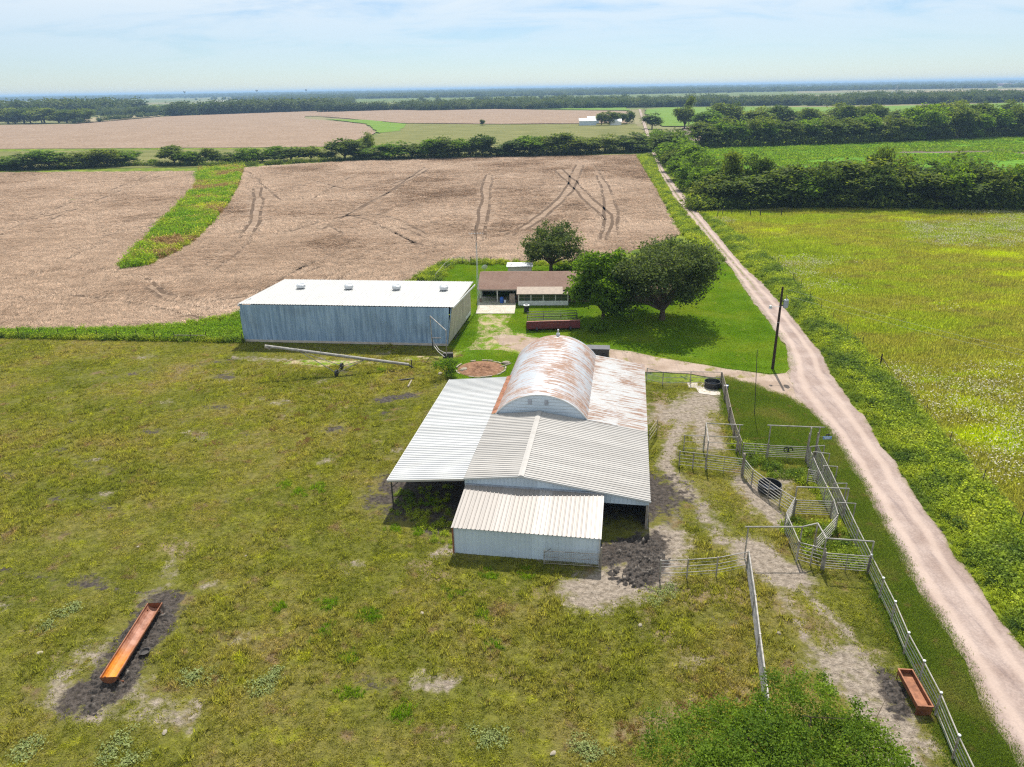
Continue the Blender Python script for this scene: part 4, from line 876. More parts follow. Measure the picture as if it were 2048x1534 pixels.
    for i, (xa, za, xb, zb) in enumerate(((xq, zq, xm + .1, zm - .02), (xm, zm - .025, .07, E_ - .02))):
        sheet_row('rusty_sheet', B, M['rust_side'], (xa, Y1 + .02, za), (xb - xa, 0, zb - za), (0, 1, 0), math.hypot(xb - xa, zb - za), 18, (Y2 - Y1) / 18, 6, .022, .13, seed=20 + i)
    # old rusty strip left of the arch
    m = MB()
    for i in range(10):
        y0 = Y1 + .05 + i * .9; z = ZL + .03 + .012 * (i % 2); m.add([(LX - .05, y0, z - .05), (LX + .62, y0, z + .14), (LX + .62, y0 + .86, z + .14), (LX - .05, y0 + .86, z - .05)], [(0, 1, 2, 3)])
    m.build('rusty_strip', M['rust_mid'], B)
    return B
barn()

# ------------------------------------------------------------------ the long shed, walls tinted with blue shade
def shed():
    fl = (-34.86,87.83); fr = (-8.01,84.76); ang = math.atan2(fr[1] - fl[1], fr[0] - fl[0]); L = math.hypot(fr[0] - fl[0], fr[1] - fl[1])
    S = thing('metal_shed', 'long weathered metal shed with blue shade tinted into its walls, white roof', 'shed', (fl[0], fl[1], 0), ang)
    D, ZF, ZB, ln = 13.4, 5.15, 4.35, .75; sk = .055    # depth, heights, racked frame, skew of the rear
    n = 41; w = (L) / n
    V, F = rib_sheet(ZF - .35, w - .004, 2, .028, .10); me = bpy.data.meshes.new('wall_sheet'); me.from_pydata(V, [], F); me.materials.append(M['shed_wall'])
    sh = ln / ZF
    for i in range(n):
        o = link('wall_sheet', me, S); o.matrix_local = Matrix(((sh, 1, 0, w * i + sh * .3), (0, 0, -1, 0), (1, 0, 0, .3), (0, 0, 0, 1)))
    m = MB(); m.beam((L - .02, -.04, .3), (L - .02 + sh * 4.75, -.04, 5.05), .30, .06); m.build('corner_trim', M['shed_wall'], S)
    m = MB(); m.box((L / 2, .05, .16), (L, .12, .32)); m.build('foundation', M['concrete'], S)
    # right end: plywood and sheet, door seam
    xb = L + .05
    def q(y, z): return (xb + y * sk + sh * z * (1 - y / D) , y, z)
    for i, (y0, y1) in enumerate(((0, 2.6), (2.66, 7.9), (7.96, D))):
        zt = lambda y: ZF - (ZF - ZB) * y / D - .08
        m = MB(); m.add([q(y0, .2), q(y1, .2), q(y1, zt(y1)), q(y0, zt(y0))] + [(a - .05, b, c) for a, b, c in (q(y0, .2), q(y1, .2), q(y1, zt(y1)), q(y0, zt(y0)))], [(0, 1, 2, 3), (7, 6, 5, 4), (0, 4, 5, 1), (2, 6, 7, 3), (1, 5, 6, 2), (3, 7, 4, 0)]); m.build('end_panel', M['shed_end'], S)
    m = MB(); m.beam((xb + .35, 2.4, .12), (xb + .6, 5.2, .12), .10, .12); m.build('threshold', M['dark'], S)
    m = MB(); m.beam(q(10.2, .5), q(12.9, .5), .05, .35); m.build('base_trim', M['white'], S)
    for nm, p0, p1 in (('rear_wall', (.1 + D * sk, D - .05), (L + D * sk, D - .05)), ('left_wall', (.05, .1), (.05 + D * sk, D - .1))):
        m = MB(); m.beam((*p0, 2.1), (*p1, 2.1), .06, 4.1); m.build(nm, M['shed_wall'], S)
    # roof sheets, ribs front to back
    rw_ = (L + .85) / 41; rl = math.hypot(D + .7, ZF - ZB)
    V, F = rib_sheet(rl, rw_ - .004, 2, .05, .14); me = bpy.data.meshes.new('roof_sheet'); me.from_pydata(V, [], F); me.materials.append(M['shed_roof'])
    dz = -(ZF - ZB) / D; cl = math.hypot(1, dz)
    for i in range(41):
        o = link('roof_sheet', me, S)
        # x axis of the sheet -> to the rear, y axis -> to the left (keeps z up)
        o.matrix_local = Matrix(((sk - .02, -1, 0, L + 1.0 - rw_ * i), (1 / cl, 0, 0, -.32), (dz / cl, 0, 1, ZF + .03), (0, 0, 0, 1)))
    m = MB(); m.beam((L + 1.0, -.36, ZF + .0), (L + 1.0 + (sk - .02) * (D + .2), D + .30, ZB - .01), .06, .22); m.build('rake_board', M['white'], S)
    m = MB(); m.beam((.28, -.6, ZF - .12), (.28 + .5, 2.2, ZF + .02), .05, .20); m.build('rake_board', M['white'], S)
    for px in (569, 671, 771, 869):
        t = (px - 569) / 300.; x = 5.15 + t * (L - 7.05); y = 8.3 ; z = ZF - (ZF - ZB) * y / D + .03
        vt = MB(); vt.lathe([(.0, -.05), (.30, -.05), (.28, .30), (.40, .36), (.60, .46), (.60, .82), (.46, .92), (.40, .86), (0, .86)], (x, y, z), 14); vt.build('roof_vent', M['galv'], S)
    return S
shed()

# ------------------------------------------------------------------ the house
def house():
    ang = R(-3.0)
    Hs = thing('house', 'low brown-roofed ranch house with carport and glazed porch', 'house', (-4.75, 104.4, 0), ang)
    L = 29.5; D = 11.0; ze, zr = 2.12, 3.45; y0, y1 = -.35, D
    def roof(nm, x0, x1, ya, yb, yr, ze_, zr_, t=.14):
        m = MB(); pts = [(x0, ya, ze_), (x1, ya, ze_), (x1, yr, zr_), (x0, yr, zr_), (x0, yb, ze_), (x1, yb, ze_)]
        m.add(pts + [(a, b, c - t) for a, b, c in pts], [(0, 1, 2, 3), (3, 2, 5, 4), (6, 9, 8, 7), (9, 10, 11, 8), (0, 6, 7, 1), (4, 5, 11, 10), (0, 3, 9, 6), (3, 4, 10, 9), (1, 7, 8, 2), (2, 8, 11, 5)]); return m.build(nm, M['shingle'], Hs)
    rf = roof('roof', -.25, L, y0, y1, 5.2, ze, zr)
    m = MB(); m.box((L / 2, y0 - .02, ze - .09), (L + .2, .04, .17)); m.build('fascia', M['trim'], Hs)
    m = MB(); m.add([(-.02, 0, 1.9), (-.02, D - .3, 1.9), (-.02, 5.2, zr - .2), (.06, 0, 1.9), (.06, D - .3, 1.9), (.06, 5.2, zr - .2)], [(0, 2, 1), (3, 4, 5), (0, 1, 4, 3)]); m.build('gable_end', M['cream'], Hs)
    # carport: open front, walls behind
    for x, z in ((.15, 1.98), (2.75, 1.98)):
        m = MB(); m.box((x, .05, z / 2), (.16, .16, z)); m.build('post', M['cream'], Hs)
    m = MB(); m.box((.15, -.02, .32), (.34, .34, .62)); m.build('post_base', M['brick'], Hs)
    def wall(nm, p, q, z0, z1, mat, t=.12):
        m = MB(); m.beam((*p, (z0 + z1) / 2), (*q, (z0 + z1) / 2), t, z1 - z0); return m.build(nm, mat, Hs)
    wall('rear_wall', (.1, D - .5), (L - .3, D - .5), 0, 1.98, M['brick']); wall('carport_wall', (.1, 6.0), (5.7, 6.0), 0, 1.98, M['cream']); wall('carport_wall', (5.7, .1), (5.7, 6.0), 0, 1.98, M['brick']); wall('side_wall', (.12, 3.0), (.12, D - .5), 0, 1.98, M['cream'])
    wall('front_wall', (5.7, .1), (L - .3, .1), 0, 1.98, M['brick']); wall('end_wall', (L - .3, .1), (L - .3, D - .5), 0, 1.98, M['brick'])
    for x in (16.2, 21.0, 25.5):
        w = MB().box((x, .02, 1.25), (1.5, .06, 1.0)).build('window', M['cream'], Hs); MB().box((x, -.015, 1.25), (1.3, .02, .82)).build('pane', M['glass'], w)
    # glazed porch
    X0, X1, YP = 6.05, 13.35, -1.75
    m = MB(); m.add([(X0 - .3, YP - .35, 1.86), (X1 + .3, YP - .35, 1.86), (X1 + .3, .25, 2.34), (X0 - .3, .25, 2.34), (X0 - .3, YP - .35, 1.74), (X1 + .3, YP - .35, 1.74), (X1 + .3, .25, 2.22), (X0 - .3, .25, 2.22)], [(0, 1, 2, 3), (4, 7, 6, 5), (0, 4, 5, 1), (0, 3, 7, 4), (1, 5, 6, 2)]); m.build('porch_roof', M['trim'], Hs)
    wall('porch_wall', (X0, YP), (X1, YP), 0, .72, M['white']); wall('porch_wall', (X1, YP), (X1, 0), 0, .72, M['white']); wall('porch_wall', (X0, YP), (X0, 0), 0, 1.75, M['white'])
    for i in range(5):
        x = X0 + (X1 - X0) * i / 4; MB().box((x, YP, 1.25), (.14, .13, 1.06)).build('mullion', M['cream'], Hs)
    for i in range(4):
        a = X0 + (X1 - X0) * i / 4 + .08; b = X0 + (X1 - X0) * (i + 1) / 4 - .08
        w = MB().box(((a + b) / 2, YP + .01, 1.25), (b - a, .03, 1.0)).build('window', M['glass'], Hs)
        MB().box(((a + b) / 2, YP - .015, 1.25), (b - a, .02, .04)).build('sash', M['trim'], w); MB().box(((a + b) / 2, YP - .015, 1.25), (.03, .022, 1.0)).build('sash', M['trim'], w)
    for a in (0, 1):
        MB().box((X1, YP * (.28 + .45 * a), 1.25), (.04, .75, .95)).build('window', M['glass'], Hs)
    # small cross gable right of the porch
    m = MB(); m.add([(12.6, -1.2, 2.2), (14.6, -1.2, 2.95), (16.6, -1.2, 2.2), (12.6, 2.4, 2.55), (14.6, 3.4, 2.98), (16.6, 2.4, 2.55)], [(0, 1, 4, 3), (1, 2, 5, 4), (0, 2, 1)]); m.build('cross_gable', M['shingle'], Hs)
    # driveway slab
    s = MB(); s.box((-2.15, 100.6, .03), (5.6, 4.6, .07), ang); tag(s.build('concrete_pad', M['concrete']), kind='structure')
    s = MB(); s.box((-1.9, 105.2, .025), (5.6, 4.4, .05), ang); tag(s.build('carport_floor', M['concrete']), kind='structure')
    # things in and near the carport
    t = tag(MB().lathe([(0, .02), (.26, .02), (.29, .3), (.29, .62), (.26, .85), (.10, .88), (.10, .95), (0, .95)], (0, 0, 0), 16).build('plastic_drum', M['blue'], None, (-1.35, 103.7, .05)), 'bright blue plastic drum standing in the carport', 'drum')
    t = tag(MB().lathe([(0, 0), (.14, 0), (.16, .4), (.12, .45), (0, .45)], (0, 0, 0), 12).build('bucket', M['white'], None, (-.85, 103.6, .05)), 'small white bucket beside the blue drum', 'bucket')
    f = thing('refrigerator', 'old beige refrigerator standing in the carport', 'refrigerator', (.25, 103.8, .05), ang)
    MB().box((0, 0, .68), (.80, .68, 1.36)).build('body', M['trim'], f); MB().box((0, -.36, .9), (.78, .03, .86)).build('door', M['trim'], f); MB().box((.32, -.39, .95), (.04, .03, .3)).build('handle', M['galv'], f)
    b = thing('trash_barrel', 'black burn barrel with white rim on the lawn by the porch', 'barrel', (*(2.27,98.93), 0))
    MB().lathe([(0, .02), (.36, .02), (.36, .42), (.37, .44), (.36, .46), (.36, 1.0), (.33, 1.0), (.33, .1), (0, .1)], n=18).build('body', M['black'], b)
    MB().lathe([(.30, 1.0), (.44, 1.0), (.44, 1.07), (.30, 1.07)], n=18).build('rim', M['white'], b)
    # antenna mast beside the house
    p = (*(-4.77,101.37), 0); a = thing('antenna_mast', 'tall thin television antenna mast at the left end of the house', 'antenna', p)
    hz = 12.2
    for dx, dy in ((-.14, 0), (.14, 0), (0, .24)): MB().tube((dx, dy, 0), (dx * .5, dy * .5, hz - 2.5), .025).build('leg', M['galv'], a)
    for k in range(16):
        z = .5 + k * .58; MB().tube((-.13, 0, z), (.13, 0, z + .4), .012).build('lattice_bar', M['galv'], a)
    MB().tube((0, .05, hz - 3.0), (0, .05, hz), .03).build('mast_pipe', M['dark'], a)
    MB().tube((-1.0, .05, hz - 1.2), (1.0, .05, hz - 1.2), .02).build('boom', M['galv'], a)
    for k in range(6): MB().tube((-1.0 + k * .4, -.5, hz - 1.2), (-1.0 + k * .4, .6, hz - 1.2), .012).build('element', M['galv'], a)
    # satellite dish on the back lawn
    p = (*(-4.41,122.15), 0); d = thing('satellite_dish', 'white satellite dish on the back lawn beside the mast', 'dish', p)
    MB().tube((0, 0, 0), (0, 0, .9), .05).build('pole', M['galv'], d)
    m = MB(); m.lathe([(.0, 0), (.2, .02), (.4, .07), (.55, .14), (.56, .13), (.4, .05), (0, -.02)], n=18); o = m.build('reflector', M['white'], d); o.location = (0, 0, 1.15); o.rotation_euler = (R(-55), R(-25), 0)
    # white roofed pump house behind
    c = (1.69,120.31); t = thing('garden_shed', 'small shed with flat white roof behind the house', 'shed', (c[0], c[1], 0), ang)
    MB().box((0, 0, .95), (4.0, 2.4, 1.9)).build('wall', M['cream'], t); MB().box((0, 0, 1.97), (4.5, 3.0, .12)).build('roof', M['white'], t); MB().box((-1.5, -.2, 2.04), (.2, 1.6, .03)).build('roof_seam', M['dark'], t)
house()

# ------------------------------------------------------------------ combine header on the lawn
def header():
    p = (2.11,90.02); q = (9.20,90.28); ang = math.atan2(q[1] - p[1], q[0] - p[0]); L = math.hypot(q[0] - p[0], q[1] - p[1])
    T = thing('combine_header', 'dark red combine grain header parked on the lawn', 'farm implement', (p[0], p[1], 0), ang)
    m = MB(); m.add([(0, 0, .35), (L, 0, .35), (L, .12, 1.28), (0, .12, 1.28), (0, .10, .35), (L, .10, .35), (L, .24, 1.28), (0, .24, 1.28)], [(0, 1, 2, 3), (7, 6, 5, 4), (3, 2, 6, 7), (0, 4, 5, 1), (0, 3, 7, 4), (1, 5, 6, 2)]); m.build('back_sheet', M['red'], T)
    MB().box((L / 2, .2, 1.31), (L, .26, .07)).build('top_beam', M['red_worn'], T)
    MB().box((L / 2, 1.0, .32), (L, 1.9, .08)).build('deck', M['red'], T)
    for x in (.03, L - .03):
        m = MB(); m.add([(x - .04, 0, .25), (x + .04, 0, .25), (x - .04, .15, 1.2), (x + .04, .15, 1.2), (x - .04, 2.3, .55), (x + .04, 2.3, .55), (x - .04, 2.5, .2), (x + .04, 2.5, .2)], [(0, 2, 4, 6), (1, 7, 5, 3), (0, 1, 3, 2), (2, 3, 5, 4), (4, 5, 7, 6)]); m.build('end_plate', M['red'], T)
    MB().tube((.1, .75, .62), (L - .1, .75, .62), .26, n=12).build('auger', M['galv'], T)
    MB().tube((.1, .62, 1.05), (L - .1, .62, 1.05), .08, n=8).build('drive_tube', M['grey'], T)
    cy, cz, rr = 2.0, 1.40, .68
    MB().tube((.1, cy, cz), (L - .1, cy, cz), .07, n=8).build('reel_shaft', M['dark'], T)
    for k in range(6):
        a = R(20 + 60 * k); y, z = cy + rr * math.cos(a), cz + rr * math.sin(a)
        MB().beam((.15, y, z), (L - .15, y, z), .10, .05).build('reel_bat', M['dark'], T)
        for x in (.2, L / 3, 2 * L / 3, L - .2): MB().tube((x, cy, cz), (x, y, z), .02, n=5).build('reel_arm', M['dark'], T)
    for x in (1.3, L - 1.3):
        MB().tube((x - .12, -.1, .28), (x + .12, -.1, .28), .28, n=14).build('wheel', M['black'], T)
    for k in range(9):
        x = L * (.38 + .03 * k); MB().box((x, -.0 + .06, 1.0), (.10, .02, .12)).build('decal_letter', M['red_worn'], T)
header()

# ------------------------------------------------------------------ pipe corrals
def on(p, z=0.): return Vector((p[0], p[1], z))
def pipe_fence(name, label, pts, h, rails, cat='fence', mat='pipe_pale', pmat='pipe', pr=.05, rr=.023, low=.25, group=None, ends=True, sub=0, posts=None):
    o0 = on(pts[0]); T = thing(name, label, cat, o0, group=group)
    for i, p in enumerate(pts):
        if not ends and i in (0, len(pts) - 1): continue
        hh = posts[i] if posts else h + .06
        q = on(p) - o0; MB().tube(q, q + Vector((0, 0, hh)), pr, n=8).build('post', M[pmat], T)
    for a, b in zip(pts[:-1], pts[1:]):
        for k in range(rails):
            z = low + (h - low) * k / max(1, rails - 1); r = rr * (1.35 if k == rails - 1 else 1)
            MB().tube(on(a, z) - o0, on(b, z) - o0, r, n=6).build('rail', M[mat], T)
        for s in range(sub):
            t = (s + 1) / (sub + 1); q = on(a).lerp(on(b), t) - o0; MB().tube(q, q + Vector((0, 0, h)), .025, n=6).build('upright', M[pmat], T)
    return T
def wires(T, pts, zs, r=.006, mat='galv', sag=.0):
    o0 = T.location
    for z in zs:
        m = MB()
        for a, b in zip(pts[:-1], pts[1:]): m.tube(on(a, z) - o0, on(b, z) - o0, r, n=4, cap=False)
        m.build('wire', M[mat], T)
def mesh_wire(T, a, b, z0, z1, nx, nz, r=.006, mat='galv'):
    o0 = T.location; m = MB()
    for i in range(nx + 1): p = on(a).lerp(on(b), i / nx) - o0; m.tube(p + Vector((0, 0, z0)), p + Vector((0, 0, z1)), r, n=3, cap=False)
    for k in range(nz + 1): z = z0 + (z1 - z0) * k / nz; m.tube(on(a, z) - o0, on(b, z) - o0, r, n=3, cap=False)
    o = m.build('wire_mesh', M[mat], T); o['kind'] = 'stuff'

def corral():
    p = [(14.80,72.15),(16.32,70.94),(19.31,70.95),(22.54,70.68)]
    T = pipe_fence('pipe_fence', 'pipe and wire fence along the driveway behind the round tank', p, 1.5, 3); [mesh_wire(T, a, b, .2, 1.45, 22, 6) for a, b in zip(p[:-1], p[1:])]
    # weathered plank fence
    p = [(22.46,70.40),(21.80,66.71),(20.80,61.64),(20.10,57.77),(19.68,54.55)]; o0 = on(p[0]); T = thing('plank_fence', 'weathered grey plank fence running from the tank to the pens', 'fence', o0)
    rnd = random.Random(4)
    for a, b in zip(p[:-1], p[1:]):
        q = on(a) - o0; MB().tube(q, q + Vector((0, 0, 1.62)), .085, n=8).build('post', M['wood'], T)
        for k in range(5):
            z = .25 + k * .3; MB().beam(on(a, z + rnd.uniform(-.05, .05)) - o0 + Vector((.09, 0, 0)), on(b, z + rnd.uniform(-.05, .05)) - o0 + Vector((.09, 0, 0)), .04, .17).build('plank', M['wood'], T)
    # left pens
    pipe_fence('pipe_fence', 'rear side of the small pen nearest the barn, three rails', [(15.15,55.91),(16.85,55.76),(19.66,55.38)], 1.5, 3)
    pipe_fence('pipe_fence', 'front side of the small pen nearest the barn, short left panel', [(14.07,52.97),(15.17,52.67),(16.16,52.38)], 1.5, 5)
    pipe_fence('pen_gate', 'long seven-bar gate closing the pen nearest the barn', [(16.18,52.30),(18.91,51.46)], 1.5, 7, 'gate', rr=.024, low=.2, sub=1)
    T = thing('gate_frame', 'tall pipe gate frame over the pen nearest the barn', 'gate frame', on((16.89,55.75))); o0 = T.location; A, B_, C = on((16.89,55.75)) - o0, on((19.68,55.28)) - o0, on((16.20,52.38)) - o0; up = Vector((0, 0, 2.75))
    for q in (A, B_, C): MB().tube(q, q + up, .055, n=8).build('post', M['pipe'], T)
    MB().tube(A + up, B_ + up + (B_ - A) * .1, .045).build('beam', M['pipe_pale'], T); MB().tube(A + up, C + up, .045).build('beam', M['pipe_pale'], T)
    MB().tube(on((18.97,51.37)), on((18.97,51.37), 2.0), .11, n=10); t = thing('corner_post', 'thick weathered wooden post where the pen fences meet', 'post', on((18.99,51.45)))
    MB().tube((0, 0, 0), (0, 0, 2.0), .12, .10, n=10).build('post', M['wood'], t)
    # rear gate line
    pipe_fence('pipe_fence', 'six-bar pipe panel left of the emblem gate', [(19.94,54.54),(21.91,54.20)], 1.35, 6, low=.2, sub=1)
    g = pipe_fence('pen_gate', 'seven-bar pipe gate carrying a round black emblem', [(22.03,54.15),(25.16,53.73)], 1.3, 7, 'gate', pr=.035, rr=.024, low=.25, sub=1)
    o0 = g.location; c = on((23.61,53.96), .98) - o0; dv = (on((25.16,53.73)) - on((22.03,54.15))).normalized()
    for sx in (-.17, .17):
        m = MB()
        for k in range(18):
            if sx > 0 and 13 <= k <= 16: continue
            a, b = R(20 * k), R(20 * (k + 1)); f = lambda t: c + dv * (sx + .19 * math.cos(t)) + Vector((0, -.06, .22 * math.sin(t)))
            m.tube(f(a), f(b), .045, n=6)
        m.build('emblem', M['black'], g)
    m = MB(); m.tube(c + dv * -.17 + Vector((0, -.06, 0)), c + dv * .0 + Vector((0, -.06, .0)), .05); m.build('emblem', M['black'], g)
    T = thing('gate_frame', 'tall pipe frame over the emblem gate, with two posts on the right', 'gate frame', on((21.91,54.11))); o0 = T.location
    A, B_, C = on((21.91,54.11)) - o0, on((25.10,53.47)) - o0, on((25.85,53.53)) - o0; up = Vector((0, 0, 3.25))
    for q, r in ((A, .055), (B_, .06), (C, .06)): MB().tube(q, q + up, r, n=8).build('post', M['pipe'], T)
    for q in (B_, C): MB().tube(q + Vector((0, .1, 0)), q + Vector((0, .1, 2.7)), .10, .09, n=8).build('wooden_post', M['wood'], T)
    MB().tube(A + up - Vector((.3, 0, 0)), C + up + Vector((.4, -.02, 0)), .05).build('beam', M['pipe_pale'], T)
    # hanging sign with an animal cut-out
    s = thing('farm_sign', 'small blue-grey sign with a dark animal cut-out on top', 'sign', on((25.85,53.53)) + Vector((.12, -.02, 2.15)))
    MB().box((.62, 0, .12), (.75, .03, .26)).build('board', M['signface'], s); MB().box((.13, 0, .22), (.3, .04, .04)).build('bracket', M['dark'], s)
    m = MB(); m.add([(x * .5 + .42, y, z * .5 + .26) for y in (-.012, .012) for x, z in ((.1, 0), (.18, 0), (.2, .18), (.55, .18), (.57, 0), (.65, 0), (.66, .3), (.80, .38), (.78, .46), (.62, .44), (.12, .42), (.06, .3))], [tuple(range(12)), tuple(range(23, 11, -1))] + [(i, (i + 1) % 12, 12 + (i + 1) % 12, 12 + i) for i in range(12)]); m.build('animal_cutout', M['black'], s)
    MB().box((.62, -.02, .15), (.55, .006, .035)).build('lettering', M['white'], s); MB().box((.62, -.02, .07), (.45, .006, .03)).build('lettering', M['white'], s)
    # working alley on the right
    inner = [(25.01,53.12),(24.30,49.44),(23.92,47.06),(23.58,44.86),(23.09,43.00)]; outer = [(25.89,53.53),(25.11,48.87),(24.36,44.77),(23.73,41.23),(23.25,38.26)]
    pipe_fence('pipe_fence', 'inner seven-rail fence of the cattle alley beside the road', inner, 1.6, 7, rr=.026)
    T = pipe_fence('pipe_fence', 'outer fence of the cattle alley beside the road, wire meshed', outer, 1.55, 5, rr=.026)
    for a, b in zip(outer[:2], outer[1:3]): mesh_wire(T, a, b, .1, 1.5, 26, 9, .012, 'pipe')
    for i, (a, b) in enumerate((((24.86,52.52), (26.05,52.65)), ((24.70,51.60), (25.88,51.23)), ((24.59,49.27), (25.60,49.09)), ((24.25,46.55), (25.20,46.52)), ((23.39,43.88), (24.60,43.72)))):
        T = thing('alley_tie', '%s overhead pipe tie across the cattle alley, counted from the far end' % ('first', 'second', 'third', 'fourth', 'fifth')[i], 'pipe tie', on(b)); d = on(a) - on(b)
        MB().tube((0, 0, 0), (0, 0, 2.0), .045, n=8).build('post', M['pipe'], T); MB().tube((0, 0, 2.0), d + Vector((0, 0, 2.0)), .035).build('beam', M['pipe_pale'], T); MB().tube(d, d + Vector((0, 0, 2.0)), .045, n=8).build('post', M['pipe'], T)
    low = [(23.25,38.26),(22.86,35.89),(22.50,33.72),(21.94,31.13),(21.66,29.01),(21.34,26.87),(20.76,24.33),(20.30,21.76)]
    T = pipe_fence('pipe_fence', 'long pipe fence along the road verge past the small red trough', low, 1.5, 3, low=.45, rr=.027); wires(T, low, (.3, .7, 1.2), .008)
    for p in low:
        q = on(p) - T.location; MB().lathe([(0, 0), (.08, 0), (.07, .06), (0, .07)], (q.x, q.y, 1.56), 8).build('post_cap', M['white'], T)
    # diagonal fence and front pens
    pipe_fence('pipe_fence', 'diagonal six-rail fence passing in front of the black tank', [(19.05,51.37),(19.18,49.68),(19.87,47.76),(20.33,46.53),(20.90,45.27)], 1.5, 6, rr=.027)
    pipe_fence('pipe_fence', 'bent six-rail fence on the left side of the loading pen', [(20.84,45.20),(19.49,43.23),(19.09,39.77)], 1.6, 6, rr=.027)
    pipe_fence('pipe_fence', 'six-rail panel at the near corner of the loading pen', [(19.07,39.71),(19.84,39.26),(20.49,38.86)], 1.6, 6, rr=.027)
    pipe_fence('pen_gate', 'near seven-bar gate of the loading pen next to the road fence', [(20.57,38.81),(23.23,38.37)], 1.35, 7, 'gate', rr=.024, low=.2, sub=1)
    pipe_fence('pen_gate', 'seven-bar gate across the middle of the pens', [(21.03,45.33),(23.62,45.05)], 1.35, 7, 'gate', rr=.024, low=.2, sub=0)
    pipe_fence('pipe_fence', 'short slanted panel inside the loading pen below the alley', [(23.00,42.88),(20.52,40.29)], 1.5, 6)
    pipe_fence('pen_gate', 'short narrow gate swung open in the alley mouth', [(23.70,49.77),(24.42,49.43)], 1.35, 7, 'gate', rr=.024, low=.2)
    T = thing('gate_frame', 'tall pipe frame over the gate in the middle of the pens', 'gate frame', on((20.95,45.40))); o0 = T.location; A, B_ = on((20.95,45.40)) - o0, on((24.62,45.03)) - o0; up = Vector((0, 0, 2.45))
    for q in (A, B_): MB().tube(q, q + up, .055, n=8).build('post', M['pipe'], T)
    MB().tube(A + up, B_ + up, .045).build('beam', M['pipe_pale'], T)
    z = 2.5; P = [on(q, z) for q in ((15.52,40.30), (19.34,40.19), (20.53,40.58), (20.39,38.84), (23.29,38.40))]
    T = thing('overhead_frame', 'overhead pipe frame with a peaked bend spanning the near pens', 'pipe frame', (P[0].x, P[0].y, 0)); o0 = T.location
    for a, b in zip(P[:-1], P[1:]): MB().tube(a - o0, b - o0, .05).build('beam', M['pipe_pale'], T)
    for q in (on((15.75,40.29), z), P[1], P[2], P[3], P[4]): MB().tube(Vector((q.x, q.y, 0)) - o0, q - o0, .05, n=8).build('post', M['pipe'], T)
    p = [(9.49,38.10),(11.28,38.16),(13.26,38.32),(15.42,38.89)]; T = pipe_fence('pipe_fence', 'three-rail pipe fence from the muddy barn corner to the pens', p, 1.5, 3, low=.5); wires(T, p, (.3, .75, 1.25), .007)
    p = [(15.44,38.84),(14.48,34.58),(13.68,31.27),(12.87,27.81),(12.21,25.02),(11.67,22.89)]; T = pipe_fence('pipe_fence', 'pipe fence dividing the pasture, running in under the foreground tree', p, 1.5, 5, rr=.04, pr=.065)
    # free-standing gates by the barn
    p = [(1.98,39.90),(5.66,39.42)]; g = pipe_fence('wire_gate', 'wire-mesh stock gate standing against the front shed wall', p, 1.12, 3, 'gate', mat='pipe', rr=.02, pr=.03, low=.12); mesh_wire(g, p[0], p[1], .12, 1.1, 26, 8, .009, 'pipe')
    q = on(p[1]) - g.location; MB().tube(q + Vector((.1, -.05, 0)), q + Vector((.1, -.05, 1.7)), .07, n=8).build('hinge_post', M['wood'], g); MB().tube(Vector((.0, 0, .95)), Vector((.45, 0, 1.3)), .018).build('latch_rod', M['dark'], g)
    pipe_fence('stock_gate', 'small pale gate leaning out from the right barn wall', [(12.22,56.87),(13.40,59.24)], 1.5, 3, 'gate', mat='stone', pmat='stone', pr=.03, rr=.024, low=.6)
corral()

